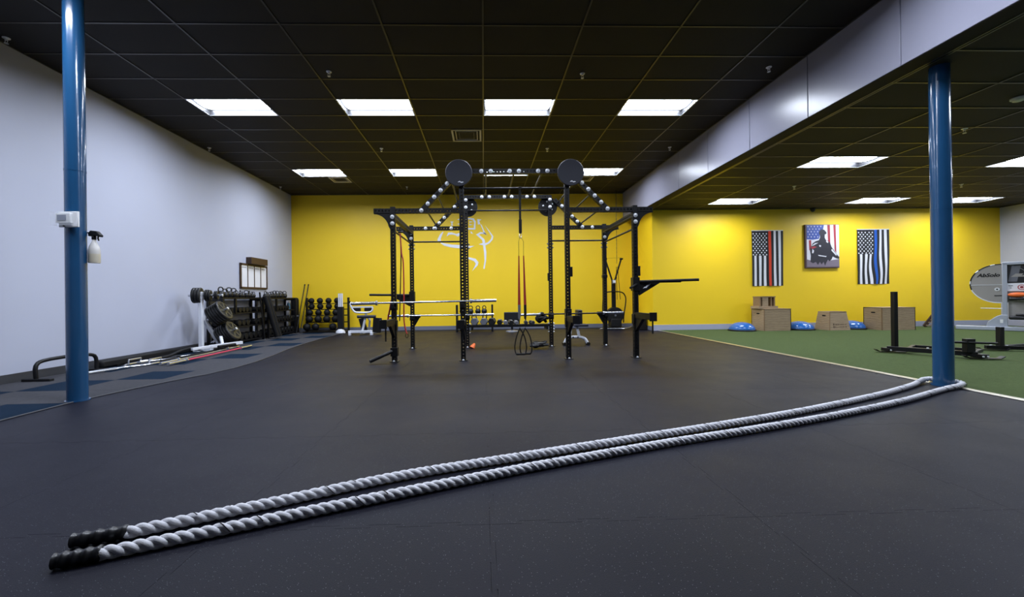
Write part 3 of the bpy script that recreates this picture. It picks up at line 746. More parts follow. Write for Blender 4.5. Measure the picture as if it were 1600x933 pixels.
def lump(name, c, R, n, m, lab, cat, sc=(1, 1, 1), rr=.03):
    t = thing(name, lab, cat, c)
    for k in range(n):
        a = random.uniform(0, 2 * PI); ph = random.uniform(-1.3, 1.3); pts = []
        q_ = random.uniform(.38, .7); ox, oy = (2 * (k + .5) / n - 1) * R * sc[0] * (1 - q_), random.uniform(-1, 1) * R * sc[1] * (1 - q_)
        for q in range(16):
            b = 2 * PI * q / 16; v = Vector((math.cos(b), math.sin(b) * math.cos(ph), math.sin(b) * math.sin(ph)))
            v = Matrix.Rotation(a, 3, 'Z') @ v
            pts.append((ox + v.x * R * sc[0] * q_ * random.uniform(.85, 1.0), oy + v.y * R * sc[1] * q_ * random.uniform(.85, 1.0), R * sc[2] * (q_ + .1) + rr + v.z * R * sc[2] * q_))
        MB().tube(pts, rr, 8, closed=True).build('coil', m, t)
    return t
lump('battle_band_bundle', (1.18, YR - .06, .455), .15, 7, 'black_rubber', 'black bundle of coiled straps on right end of rig shelf', 'strap bundle', (.9, .5, .95), .030)
lump('chain_bundle', (1.07, 7.86, 0), .19, 9, 'iron', 'dark coiled chain heap on floor under the rig shelf', 'chain', (1, .55, .5), .024)
t = thing('floor_cone', 'small orange cone tipped on the floor behind the rig', 'cone', (-.22, 8.14, 0))
MB().lathe([(.001, -.06), (.055, -.06), (.052, -.045), (.028, .035), (.02, .05), (.001, .05)], 16, (0, 0, .05), (.35, .3, .55)).build('body', 'orange', t)

# ------------------------------------------------------------------ behind the rig along the yellow wall
# kettlebell rack
def kb_mesh(r):
    b = MB(); b.lathe([(.001, 0), (r * .62, 0), (r * .9, r * .35), (r, r * .85), (r * .9, r * 1.4), (r * .5, r * 1.78), (.001, r * 1.85)], 16)
    h = MB(); h.tube(smooth_path([(-r * .5, 0, r * 1.6), (-r * .72, 0, r * 2.15), (-r * .45, 0, r * 2.68), (0, 0, r * 2.8), (r * .45, 0, r * 2.68), (r * .72, 0, r * 2.15), (r * .5, 0, r * 1.6)], r * .2), r * .17, 8)
    return b.mesh('body', 'iron'), h.mesh('handle', 'iron')
kbm = {}
def kettlebell(loc, r, rz, lab, grp):
    if r not in kbm: kbm[r] = kb_mesh(r)
    t = thing('kettlebell', lab, 'kettlebell', loc, rz, grp)
    inst('body', kbm[r][0], t); inst('handle', kbm[r][1], t)
    return t
t = thing('kettlebell_rack', 'black two-tier kettlebell rack against the yellow wall behind rig', 'rack', (-.28, 12.25, 0))
for x in (-.53, .53): MB().box((x, 0, .40), (.05, .40, .80)).build('side_post', 'black_steel', t, bev=.004)
MB().box((0, 0, .50), (1.01, .36, .05)).build('shelf', 'black_steel', t); MB().box((0, 0, .18), (1.01, .36, .05)).build('shelf', 'black_steel', t)
for k, x in enumerate((-.36, -.12, .10, .29)): kettlebell((-.28 + x, 12.25, .525), .085 if k else .095, .2 * k, 'black kettlebell on the upper tier, %s' % ['leftmost of four', 'second of four from left', 'third of four from left', 'rightmost of four'][k], 'kettlebells on the rack by the yellow wall')
for k, x in enumerate((-.34, -.02, .30)): kettlebell((-.28 + x, 12.25, .205), .10, .3 * k, 'large black kettlebell on the lower tier, %s' % ['leftmost', 'in the middle', 'rightmost'][k], 'kettlebells on the rack by the yellow wall')
# flat pad on stand
t = thing('box_pad', 'small black padded stool behind the hanging straps', 'stool', (.82, 11.9, 0))
MB().box((0, 0, .40), (.46, .12, .35)).build('pad', 'pad_black', t, bev=.02)
MB().box((0, 0, .12), (.06, .06, .22)).build('post', 'black_steel', t); MB().lathe([(.001, 0), (.19, 0), (.17, .03), (.04, .05), (.001, .05)], 20).build('foot', 'hex_grey', t)
# back extension bench, white frame
t = thing('back_extension_bench', 'white framed back extension bench with black pads by yellow wall', 'exercise bench', (-3.45, 11.5, 0))
f = MB(); f.box((-.02, -.05, .10), (.66, .07, .07)).box((-.31, -.05, .04), (.06, .12, .08)).box((.29, -.05, .04), (.06, .12, .08)).box((.0, .38, .06), (.07, .85, .06)).box((0, .80, .035), (.5, .06, .07))
f.build('base_frame', 'white_metal', t, bev=.006)
MB().bar((.04, -.05, .12), (.13, .02, .60), .055).build('post', 'white_metal', t, bev=.004)
MB().bar((.12, .30, .1), (.22, .05, .42), .05).bar((.22, .05, .42), (.16, .0, .52), .05).build('brace', 'white_metal', t, bev=.004)
hp = [(-.30, -.05, .92), (-.26, -.05, .78), (-.17, -.05, .66), (-.05, -.05, .635), (.20, -.05, .635), (.31, -.05, .68), (.33, -.05, .78)]
MB().tube(smooth_path(hp, .03), .024, 12).build('handle_bar', 'white_metal', t)
MB().bar((-.25, -.05, .79), (.33, -.05, .79), .04).build('cross_tube', 'white_metal', t)
MB().cyl((-.302, -.05, .90), (-.315, -.05, .96), .027, 12).build('grip', 'black_rubber', t)
for x in (-.12, .19): MB().box((x, .0, .72), (.20, .10, .10)).build('hip_pad', 'pad_black', t, bev=.02)
MB().cyl((-.09, -.08, .52), (.42, -.08, .52), .042, 18).build('ankle_roller', 'pad_navy', t)
MB().box((-.02, .22, .27), (.16, .06, .40), R=Matrix.Rotation(-.25, 3, 'Y')).build('foot_plate', 'black_steel', t, bev=.01)
MB().box((.38, .22, .26), (.24, .06, .42), R=Matrix.Rotation(.08, 3, 'Y')).build('foot_plate', 'black_steel', t, bev=.01)
# adjustable bench in the right bay
t = thing('adjustable_bench', 'white framed adjustable bench with upright black back pad in rig', 'exercise bench', (1.92, 8.42, 0))
f = MB(); f.tube(smooth_path([(-.18, 0, .16), (0, 0, .165), (.10, 0, .16), (.19, -.0, .12), (.24, 0, .035)], .03), .032, 10).build('base_frame', 'white_metal', t)
MB().tube(smooth_path([(-.18, 0, .16), (-.22, 0, .10), (-.25, 0, .035)], .03), .028, 10).build('rear_leg', 'white_metal', t)
for x in (-.25, .245): MB().cyl((x, -.10, .03), (x, .10, .03), .03, 14).build('rubber_foot', 'black_rubber', t)
MB().bar((-.14, 0, .16), (-.10, 0, .42), .055).bar((.07, 0, .16), (.02, 0, .38), .05).build('post', 'white_metal', t, bev=.004)
MB().box((.09, .02, .41), (.30, .26, .05)).build('seat_pad', 'pad_navy', t, bev=.015)
MB().box((.10, .16, .58), (.10, .28, .30)).build('back_pad', 'pad_black', t, bev=.02)
for x in (-.07, .03): MB().cyl((x, -.035, .165), (x, -.05, .165), .014, 10).build('bolt', 'black_steel', t)
# ski trainer with V-shaped arms
t = thing('ski_trainer', 'black ski trainer with V-shaped arms and round fan by yellow wall', 'exercise machine', (3.98, 12.3, 0))
for s_ in (-1, 1):
    MB().bar((s_ * .03, 0, 1.45), (s_ * .24, 0, 2.12), .05, .04).build('arm', 'black_steel', t, bev=.004)
    MB().box((s_ * .245, -.02, 2.14), (.09, .07, .05)).build('arm_pulley', 'black_steel', t, bev=.008)
MB().box((0, 0, .98), (.12, .06, 1.0)).build('mast', 'black_steel', t, bev=.006)
MB().box((0, -.05, 1.44), (.10, .05, .13), R=Matrix.Rotation(-.3, 3, 'X')).build('monitor', 'hex_grey', t, bev=.01)
MB().box((0, -.08, 1.45), (.075, .006, .08), R=Matrix.Rotation(-.3, 3, 'X')).build('monitor_screen', 'zinc', t)
MB().cyl((0, -.16, .42), (0, .02, .42), .25, 32).build('fan_housing', 'black_matte', t)
MB().cyl((0, -.165, .42), (0, -.16, .42), .03, 16).build('fan_hub', 'hex_grey', t)
MB().tube(smooth_path([(-.37, -.10, .30), (-.37, -.10, .75), (-.33, -.10, 1.02), (-.22, -.10, 1.13), (.18, -.10, 1.13), (.31, -.10, 1.03), (.34, -.10, .85), (.28, -.10, .45), (.26, -.10, .2)], .05), .018, 8).build('guard_frame', 'black_steel', t)
MB().box((0, -.08, .2), (.32, .34, .24)).build('lower_body', 'black_matte', t, bev=.02)
MB().tube(smooth_path([(-.50, -.22, .03), (0, -.25, .03), (.25, -.25, .03), (.42, -.20, .05), (.50, -.1, .07)], .06), .016, 8).build('base_bar', 'chrome', t)
MB().box((0, -.05, .04), (.5, .4, .06)).build('base_plate', 'black_steel', t, bev=.01)
for s_ in (-1, 1): MB().bar((.10 + s_ * .02, -.05, 1.9), (.13 + s_ * .05, -.08, .9), .02, .01).build('pull_strap', 'black_rubber', t)
MB().tube([(-.24, 0, 2.17), (.26, 0, 2.18)], .003, 5).build('pull_cord', 'black_rubber', t)
t = thing('hanging_chain', 'thin chain hanging from the beam above the ski trainer', 'chain', (4.06, 12.2, 2.0))
m = MB()
for k in range(36):
    z = .03 + k * .062; m.tube([(.006 * math.cos(a) * (k % 2), .006 * math.cos(a) * (1 - k % 2), z + .04 * math.sin(a)) for a in [2 * PI * q / 8 for q in range(8)]], .004, 4, closed=True)
m.build('links', 'iron', t)
t = thing('storage_crate', 'low black crate with pale lid behind front right rig post', 'crate', (4.66, 12.0, 0))
MB().box((0, 0, .19), (.28, .36, .38)).build('body', 'black_matte', t, bev=.01)
MB().box((-.01, 0, .40), (.30, .38, .035)).build('lid', 'frame_silver', t, bev=.01)

# ------------------------------------------------------------------ far left corner: ball rack, bars, mats
t = thing('ball_rack', 'black five-tier medicine ball rack in the yellow corner', 'rack', (-4.93, 12.62, 0))
for x in (-.53, .50, .74): MB().box((x, .04, .54), (.045, .10, 1.06)).build('side_post', 'black_steel', t, bev=.004)
tiers = [.95, .77, .585, .375, .14]
for z in tiers: MB().cyl((-.53, -.08, z - .06), (.74, -.08, z - .06), .012, 8).cyl((-.53, .08, z - .06), (.74, .08, z - .06), .012, 8).build('shelf_rail', 'black_steel', t)
MB().box((.105, 0, .02), (1.32, .45, .04)).build('base', 'black_steel', t)
ball_me = MB().sphere((0, 0, 0), 1, 20, 12).mesh('medicine_ball', 'black_rubber')
cols = ['leftmost', 'second from left', 'third from left', 'rightmost']; tn = ['top', 'second', 'third', 'fourth', 'bottom']
for i, z in enumerate(tiers):
    for k in range(4):
        if i == 4 and k == 2: continue
        r = (.090, .093, .094, .108, .110)[i]
        x = (-.40, -.405, -.415, -.44, -.47)[i] + k * .262 + (.03 if i % 2 else -.0)
        b = inst('medicine_ball', ball_me, None, (-4.93 + x, 12.62 + .05 - .045 * i, z - .04 + r * .75)); b.scale = (r, r, r)
        tag(b, 'black medicine ball, %s on the %s tier of the corner rack' % (cols[k], tn[i]), 'medicine ball', 'medicine balls in the corner rack')
t = thing('bar_stand', 'upright stand holding white-capped bars beside the ball rack', 'bar stand', (-4.31, 12.28, 0))
MB().lathe([(.001, 0), (.14, 0), (.13, .06), (.06, .12), (.001, .12)], 20).build('base', 'white_metal', t)
MB().box((0, .03, .45), (.17, .12, .68)).build('sleeve', 'black_matte', t, bev=.01)
for k in range(3): MB().cyl((-.05 + k * .05, .02, .1), (-.05 + k * .05, .02, 1.19), .021, 12).build('bar', 'white_metal', t)
for k, (x, lab) in enumerate(((-5.66, 'left of two thin black poles leaning in the far corner'), (-5.545, 'right of two thin black poles leaning in the far corner'))):
    t = thing('training_pole', lab, 'pole', (x, 12.36, 0), group='leaning poles')
    MB().cyl((0, 0, .014), (.03, .55, 1.49), .014, 10).build('shaft', 'black_steel', t)
    MB().cyl((.029, .535, 1.45), (.031, .555, 1.50), .018, 10).build('tip', 'black_rubber', t)
t = thing('foam_roller', 'tall black foam roller standing in the far corner', 'foam roller', (-5.86, 12.72, 0))
MB().lathe([(.001, 0), (.11, 0), (.115, .02), (.115, 1.0), (.10, 1.06), (.06, 1.08), (.001, 1.08)], 24).build('body', 'black_rubber', t)
MB().lathe([(.1155, .5), (.117, .52), (.1155, .54)], 24).build('band', 'base_grey', t)
# two shelving racks with kettlebells and dumbbells
def shelf_rack(y0, y1, top, lab, x0=-6.03, x1=-5.72, levels=(.06, .40, .72)):
    t = thing('dumbbell_rack', lab, 'rack', ((x0 + x1) / 2, (y0 + y1) / 2, 0))
    L = y1 - y0; D = x1 - x0
    for y in (-L / 2, L / 2):
        for x in (-D / 2, D / 2): MB().box((x, y, top / 2), (.05, .05, top)).build('post', 'black_steel', t, bev=.003)
        MB().box((0, y, top - .03), (D, .04, .06)).build('side_rail', 'black_steel', t)
    for z in levels: MB().box((0, 0, z), (D, L, .035)).build('shelf', 'black_steel', t)
    MB().box((0, 0, top), (D, L, .04)).build('top_shelf', 'black_steel', t)
    MB().box((D / 2, -L * .22, top - .18), (.04, .05, .36)).build('divider', 'black_steel', t)
    return t
shelf_rack(9.03, 10.66, 1.07, 'long black shelf rack of dumbbells nearer on the left wall')
shelf_rack(10.90, 12.45, 1.06, 'shorter black shelf rack of dumbbells farther on the left wall')
ORD = ['first', 'second', 'third', 'fourth', 'fifth', 'sixth', 'seventh', 'eighth', 'ninth', 'tenth', 'eleventh', 'twelfth', 'thirteenth', 'fourteenth']
for sizes, y, nm in (([.082, .068, .08, .076, .058, .058, .052, .062, .058, .05, .05], 9.10, 'nearer'), ([.06, .055, .055, .06, .068, .068, .068, .064, .068], 10.98, 'farther')):
    for k, r in enumerate(sizes):
        y += r * 1.02
        kettlebell((-5.87 + random.uniform(-.02, .02), y, 1.09 if nm == 'nearer' else 1.08), r, random.uniform(-.7, .7) + 1.2, 'black kettlebell, %s from the near end on top of the %s shelf rack' % (ORD[k], nm), 'kettlebells on the %s shelf rack' % nm)
        y += r * 1.02 + .004
def make_db(r, L, m):
    b = MB().cyl((-L / 2, 0, r), (L / 2, 0, r), .015, 8)
    hd = MB().lathe([(.001, -.05), (r * .94, -.05), (r, -.03), (r, .03), (r * .94, .05), (.001, .05)], 12, (0, 0, 0), (1, 0, 0))
    return hd.mesh('head', m), b.mesh('handle', 'chrome')
dbm = {r: make_db(r, .16, 'iron') for r in (.05, .06, .07, .08)}
for (y0, y1, lab, grp) in ((9.03, 10.66, 'nearer', 'dumbbells on the nearer shelf rack'), (10.90, 12.45, 'farther', 'dumbbells on the farther shelf rack')):
    for z, r, nm in ((.7375, .06, 'upper'), (.4175, .07, 'middle'), (.0775, .08, 'lower')):
        n = int((y1 - y0 - .1) / (r * 2.2))
        for k in range(n):
            if lab == 'farther' and nm == 'upper' and k > n - 3: continue
            if lab == 'nearer' and nm == 'upper' and k in (3, 8): continue
            if lab == 'nearer' and nm == 'middle' and k in (2, 6): continue
            t = thing('dumbbell', 'black round-headed dumbbell, %s from the near end on the %s rack %s shelf' % (ORD[k], lab, nm), 'dumbbell', (-5.865, y0 + .05 + r + k * (y1 - y0 - .1 - 2 * r) / (n - 1), z), 0, grp + ', ' + nm + ' shelf')
            for s_ in (-1, 1): inst('head', dbm[r][0], t, (s_ * .08, 0, r))
            inst('handle', dbm[r][1], t)
t = thing('sports_bottle', 'teal water bottle on the upper shelf of the farther rack', 'bottle', (-5.85, 12.31, .7375))
MB().lathe([(.001, 0), (.045, 0), (.045, .16), (.03, .19), (.001, .19)], 16).build('body', 'teal_can', t); MB().lathe([(.022, .19), (.022, .225), (.001, .225)], 12).build('cap', 'white_plastic', t)
# rolled mats leaning between the racks
for k, (dy, lab) in enumerate(((0, 'left of two rolled dark mats leaning between the shelf racks'), (.13, 'right of two rolled dark mats leaning between the shelf racks'))):
    t = thing('rolled_mat', lab, 'exercise mat', (-5.45, 10.70 + dy, 0), group='leaning rolled mats')
    a, b = Vector((.05, .02, .065)), Vector((-.14, -.20, 1.12)); d = (b - a).normalized()
    MB().cyl(a, b, .062, 20).build('roll', 'black_rubber', t)
    pts = []; x, y, _ = frame_of(d)
    for q in range(30): pts.append(a - d * .002 + (x * math.cos(q * .55) + y * math.sin(q * .55)) * (.004 + .0018 * q))
    MB().tube(pts, .003, 4).build('spiral_edge', 'hex_grey', t)
t = thing('leaning_bar', 'black bar with shiny end leaning on the nearer shelf rack', 'bar', (-5.58, 10.40, 0))
MB().cyl((.03, 0, .02), (-.02, -.12, 1.22), .018, 10).build('shaft', 'black_steel', t); MB().cyl((.031, .002, .0), (.03, 0, .04), .022, 10).build('end_cap', 'chrome', t)
# wall boards
t = thing('whiteboard', 'four-column whiteboard with dark wooden frame on the grey wall', 'whiteboard', (XL, 10.84, 1.32))
MB().box((.012, 0, .32), (.02, 1.20, .63)).build('backing', 'white_plastic', t)
fr = MB(); fr.box((.02, 0, .615), (.035, 1.24, .045)).box((.02, 0, .02), (.035, 1.24, .045)).box((.02, -.60, .32), (.035, .045, .63)).box((.02, .60, .32), (.035, .045, .63)); fr.build('frame', 'wood_dark', t, smooth=False)
for y in (-.30, 0, .30): MB().box((.023, y, .32), (.012, .03, .58)).build('divider', 'wood_dark', t)
for k in range(4):
    MB().box((.0225, -.45 + .30 * k, .30), (.003, .255, .52)).build('writing_panel', 'white_print', t)
    m = MB()
    for q in range(4): m.box((.0245, -.53 + .30 * k + .05 * q, .535), (.001, .032, .022))
    m.build('heading', 'print_mark', t)
t = thing('wood_sign', 'small brown wooden block mounted above the whiteboard', 'sign', (XL, 10.90, 1.955))
MB().box((.07, 0, .085), (.14, .78, .17)).build('block', 'wood_dark', t, bev=.006)

# ------------------------------------------------------------------ plate tree
def plate(o, d, r, th, lab, holes=True):
    d = Vector(d).normalized(); t = thing('weight_plate', lab, 'weight plate', o, group='plates on the weight tree')
    MB().lathe([(.026, 0), (r * .94, 0), (r, th * .2), (r, th * .8), (r * .94, th), (r * .90, th), (r * .87, th * .8), (r * .3, th * .8), (r * .27, th), (.026, th)], 36, (0, 0, 0), d).build('disc', 'iron', t)
    if holes:
        x, y, _ = frame_of(d)
        fc = MB(); n = 36; r0, r1 = r * .32, r * .86; nh = 6
        # cast face with six openings: hub ring, rim ring and spokes
        fc.lathe([(.03, th * .80), (.03, th * .98), (r0, th * .98), (r0, th * .8)], 30, (0, 0, 0), d)
        fc.lathe([(r * .78, th * .8), (r * .78, th * .97), (r * .93, th * .97)], 36, (0, 0, 0), d)
        for k in range(nh):
            a = 2 * PI * k / nh; u = x * math.cos(a) + y * math.sin(a); v = d.cross(u)
            R = Matrix((u, v, d)).transposed()
            fc.box(u * (r * .55) + d * th * .88, (r * .52, r * .20, th * .18), R=R)
        fc.build('face', 'iron_face', t)
        hb = MB(); 
        for k in range(nh):
            a = 2 * PI * (k + .5) / nh; u = x * math.cos(a) + y * math.sin(a)
            hb.lathe([(.001, th * .815), (r * .15, th * .815)], 12, u * r * .56, d)
        hb.build('opening_shade', 'hole_shade', t)  # dark discs painting the shade inside the face openings
    return t
TP = Vector((-5.62, 8.35, 0))
t = thing('plate_tree', 'white steel weight tree loaded with black plates by grey wall', 'weight tree', TP)
MB().box((-.02, -.12, .62), (.07, .07, 1.16)).build('post', 'white_metal', t, bev=.006)
MB().box((-.06, 0, .035), (.34, .09, .07)).box((-.06, .1, .05), (.08, .7, .07)).bar((-.02, -.12, .75), (-.02, .42, .10), .06).build('base', 'white_metal', t, bev=.006)
pegs = [((-.02, -.10, 1.13), (1.0, .28, .0), .36), ((.0, .163, .67), (.80, .10, .50), .36), ((.05, .373, .24), (.80, .05, .48), .36)]
for o, d, L in pegs:
    d = Vector(d).normalized(); MB().cyl(Vector(o) - d * .22, Vector(o) + d * L, .024, 16).build('peg', 'chrome', t)
    MB().lathe([(.001, 0), (.028, 0), (.028, .012), (.001, .016)], 16, Vector(o) + d * L, d).build('peg_cap', 'zinc', t)
lab3 = [['big plate nearest the wall', 'second big plate', 'third big plate'], ]
o, d, L = pegs[0]; d = Vector(d).normalized(); o = TP + Vector(o)
s_ = -.14
for k, (r, th) in enumerate(((.155, .045), (.155, .045), (.155, .045), (.115, .03), (.115, .03), (.105, .03), (.09, .03), (.09, .03))):
    plate(o + d * s_, d, r, th, 'small black plate on the weight tree top peg, %s from left end' % ['first', 'second', 'third', 'fourth', 'fifth', 'sixth', 'seventh', 'eighth'][k], holes=k in (2, 5))
    s_ += th + .004 + (.06 if k in (2, 5) else 0)
for q, nm in ((1, 'upper'), (2, 'lower')):
    o, d, L = pegs[q]; d = Vector(d).normalized(); o = TP + Vector(o); s_ = .02
    for k in range(6):
        plate(o + d * s_, d, .222, .045, 'large black plate on the %s angled tree peg, %s' % (nm, ['innermost', 'second from inside', 'third from inside', 'fourth from inside', 'fifth from inside', 'outermost with six round openings'][k]), holes=k == 5)
        s_ += .048
# ------------------------------------------------------------------ bars lying along the left wall
def P3(x, y, z=.025): return Vector((x, y, z))
def lying(a, b, lab, shaft='chrome', sl='chrome'): return barbell(P3(*a, .039), P3(*b, .039), 0, 0, 0, lab, shaft, sl, loc=1)
lying((-4.93, 6.45), (-5.02, 8.86), 'barbell with bright pink shaft lying on the carpet', 'pink', 'chrome')
lying((-5.09, 6.50), (-5.22, 8.75), 'chrome barbell lying on carpet left of the pink one')
lying((-5.28, 6.75), (-5.36, 8.95), 'black barbell lying on carpet close to the wall', 'black_steel', 'black_steel')
t = thing('hex_bar', 'silver trap bar frame lying flat on the carpet', 'trap bar', (-5.42, 6.5, 0))
m = MB(); m.tube(smooth_path([(-.10, -.55, .03), (-.02, -.2, .03), (.12, .0, .03), (.12, .35, .03), (-.0, .55, .03)], .05), .016, 8).tube(smooth_path([(-.02, -.2, .03), (-.2, .0, .03), (-.2, .35, .03), (0, .55, .03), (.04, .75, .03)], .05), .016, 8)
m.build('frame', 'chrome', t)
MB().cyl((-.04, -.35, .03), (-.14, -.72, .03), .025, 14).build('sleeve', 'chrome', t); MB().cyl((.03, .72, .03), (.08, 1.0, .03), .025, 14).build('sleeve', 'chrome', t)
MB().tube([(.12, .05, .03), (.12, .05, .10), (.12, .28, .10), (.12, .28, .03)], .014, 8).build('handle', 'chrome', t); MB().tube([(-.2, .05, .03), (-.2, .05, .10), (-.2, .28, .10), (-.2, .28, .03)], .014, 8).build('handle', 'chrome', t)
t = thing('foam_beam', 'long dark padded beam lying against the left wall base', 'beam', (-5.86, 7.35, 0))
MB().box((0, 0, .07), (.14, 2.1, .12)).build('pad', 'black_rubber', t, bev=.03)
for y in (-.8, .8): MB().box((0, y, .02), (.20, .06, .04)).build('foot', 'black_steel', t)
t = thing('yoke_handle', 'black carrying handle lying among bars by the wall', 'handle', (-5.60, 7.45, 0))
MB().tube(smooth_path([(0, -.6, .03), (0, -.1, .05), (.05, .1, .11), (.02, .5, .12), (-.06, .75, .05)], .05), .026, 10).build('grip', 'black_rubber', t)
MB().cyl((-.02, -.70, .03), (0, -.58, .03), .032, 12).build('tip', 'chrome', t)
t = thing('white_attachment', 'white steel attachment arm lying beside the pink barbell', 'attachment', (-5.25, 8.25, .09))
MB().bar((-.20, -.55, .03), (-.1, -.2, .035), .05).bar((-.1, -.2, .035), (.10, .50, .035), .06).build('arm', 'white_metal', t, bev=.005)
MB().bar((-.02, .05, .05), (-.10, .12, .20), .05).build('lug', 'white_metal', t, bev=.005)
MB().cyl((.06, -.2, .03), (.14, .2, .03), .028, 12).build('sleeve', 'black_steel', t)
# parallette near left edge
t = thing('push_up_stand', 'black bent-pipe push-up stand with flat feet at left wall', 'push-up stand', (-5.75, 5.6, 0))
MB().tube(smooth_path([(-.05, -.20, .03), (-.055, -.205, .16), (-.06, -.17, .235), (-.05, -.06, .265), (-.02, .20, .275), (.0, .42, .265), (.01, .52, .235), (.01, .55, .16), (.01, .55, .03)], .03), .024, 14).build('handle', 'black_steel', t)
for y in (-.20, .55): MB().box((-.03 + (.04 if y > 0 else 0), y, .02), (.36, .06, .04)).build('foot', 'black_rubber', t, bev=.008)

# ------------------------------------------------------------------ emblem on the yellow wall (strongman outline in white)
polys = [[(240, 320), (200, 360), (172, 415), (175, 440), (215, 440), (210, 410), (225, 370), (243, 330)],
 [(205, 460), (250, 492), (330, 515), (445, 528), (570, 520), (618, 498), (560, 500), (445, 487), (340, 480), (260, 465), (215, 455)],
 [(328, 200), (368, 200), (354, 222), (360, 252), (338, 248), (343, 222)],
 [(283, 380), (300, 335), (345, 333), (400, 352), (440, 340), (470, 300), (455, 360), (418, 385), (385, 365), (345, 358), (310, 362)],
 [(410, 180), (450, 160), (500, 160), (450, 185)], [(410, 232), (450, 222), (490, 225), (450, 242)],
 [(500, 160), (570, 158), (615, 165), (637, 200), (632, 300), (500, 300), (495, 280), (612, 282), (618, 215), (600, 185), (570, 178), (505, 178)],
 [(560, 198), (602, 206), (560, 216)], [(560, 230), (602, 240), (560, 250)],
 [(655, 172), (708, 180), (680, 196), (692, 235), (662, 240)], [(690, 232), (708, 245), (735, 310), (772, 372), (728, 345), (722, 310)],
 [(638, 360), (690, 332), (745, 340), (768, 362), (705, 352), (674, 362), (705, 388), (740, 420), (748, 448), (745, 466), (780, 458), (818, 420), (828, 385), (790, 320), (748, 250), (803, 320), (850, 385), (840, 425), (800, 470), (750, 495), (762, 580), (757, 680), (737, 780), (722, 775), (738, 680), (733, 580), (722, 492), (670, 480), (718, 465), (712, 430), (680, 400)],
 [(520, 632), (570, 640), (630, 655), (665, 700), (655, 735), (585, 805), (618, 750), (632, 715), (610, 685), (570, 668), (525, 655)],
 [(575, 318), (606, 352), (575, 345)]]
t = thing('wall_emblem', 'large white muscular torso emblem on yellow wall behind rig', 'emblem', (-.06, YB, 2.55))
K = .00264
for pl in polys:
    MB().prism([((x - 700) * K, (545 - y) * K) for x, y in pl], (0, -.004, 0), (1, 0, 0), (0, 0, 1), .006).build('stroke', 'white_print', t, smooth=False)

# ------------------------------------------------------------------ right side: wall hangings
def flag(xc, zt, w, h, accent, lab, wave, seed):
    t = thing('flag', lab, 'flag', (xc, YS, zt))
    nx, nz = 52, 40
    rnd = random.Random(seed)
    def off(u, v):     # u across, v down
        return -.016 - .010 * math.sin(9 * u + 2 * v * wave + seed) * (.3 + .7 * v) - .006 * math.sin(21 * u + 3 * v)
    def sway(u, v): return wave * .010 * math.sin(3.0 * v * PI + 5 * u + seed) * v
    vs, fs, ms = [], [], []
    for j in range(nz + 1):
        for i in range(nx + 1):
            u, v = i / nx, j / nz
            vs.append(((u - .5) * w + sway(u, v) * (1 - abs(2 * u - 1)), off(u, v), -v * h))
    m = MB()
    for j in range(nz):
        for i in range(nx):
            u, v = (i + .5) / nx, (j + .5) / nz
            k = int(u * 13)                      # 13 vertical stripes
            c = 0 if k % 2 == 0 else 1
            if k == 7: c = 2
            if u < 7 / 13 and v < .46: c = 0
            if v < .012: c = 1
            if k == 7 and v >= .012: c = 2
            fs.append((j * (nx + 1) + i, (j + 1) * (nx + 1) + i, (j + 1) * (nx + 1) + i + 1, j * (nx + 1) + i + 1)); ms.append(c)
    m.v = vs; m.f = fs; m.m = ms
    m.build('cloth', ['flag_black', 'flag_white', accent], t)
    s = MB()
    for r_ in range(11):
        nn = 5 if r_ % 2 == 0 else 4
        for q in range(nn):
            u = .045 + (q + (0 if nn == 5 else .5)) * .107; v = .052 + r_ * .038
            x = (u - .5) * w + sway(u, v) * (1 - abs(2 * u - 1)); y = off(u, v) - .003; z = -v * h
            vs_ = []
            for a in range(10):
                rr = .026 if a % 2 == 0 else .016
                vs_.append((x + rr * math.sin(a * PI / 5), y, z + rr * math.cos(a * PI / 5)))
            s.add(vs_, [list(range(10))[::-1]])
    tag(s.build('stars', 'flag_white', t, smooth=False), None, kind='stuff')
    MB().box((0, -.014, .008), (w, .016, .02)).build('header', 'flag_white', t)
flag(8.21, 2.835, .93, 1.59, 'flag_red', 'black and white flag with one red stripe on yellow wall', .5, 1)
flag(11.35, 2.845, .96, 1.58, 'flag_blue', 'black and white flag with one blue stripe on yellow wall', 3.0, 3)
t = thing('canvas_print', 'canvas print of dark soldier silhouette before a striped flag', 'picture', (9.80, YS, 1.745))
CW, CH = 1.0, 1.255
MB().box((0, -.03, CH / 2), (CW, .05, CH)).build('canvas', 'canvas_edge', t, bev=.003)
def pr(poly, m, name, lift): MB().prism([((x - .5) * CW, (1 - y) * CH) for x, y in poly], (0, -.0555 - lift, 0), (1, 0, 0), (0, 0, 1), .0008).build(name, m, t, smooth=False)
pr([(.04, .01), (.995, .01), (.995, .97), (.04, .97)], 'print_white', 'print_ground', 0)
pr([(.04, .80), (.3, .86), (.6, .84), (.995, .80), (.995, .975), (.04, .975)], 'print_fade', 'print_fade', .0012)
for a, b in ((.65, .73), (.83, .90)): pr([(a, .012), (b, .012), (b + .01, .66), (a + .03, .60)], 'print_red', 'print_stripe', .0014)
pr([(.10, .36), (.17, .36), (.17, .55), (.11, .60)], 'print_red', 'print_stripe', .0014)
pr([(.04, .012), (.55, .012), (.53, .10), (.44, .22), (.40, .33), (.22, .35), (.04, .34)], 'print_blue', 'print_canton', .0016)
for r_ in range(5):
    for q in range(5):
        x, y = .08 + q * .095 + (.045 if r_ % 2 else 0), .045 + r_ * .06
        if x < .5 - r_ * .03: pr([(x, y - .016), (x + .016, y), (x, y + .016), (x - .016, y)], 'print_white', 'print_star', .0022)
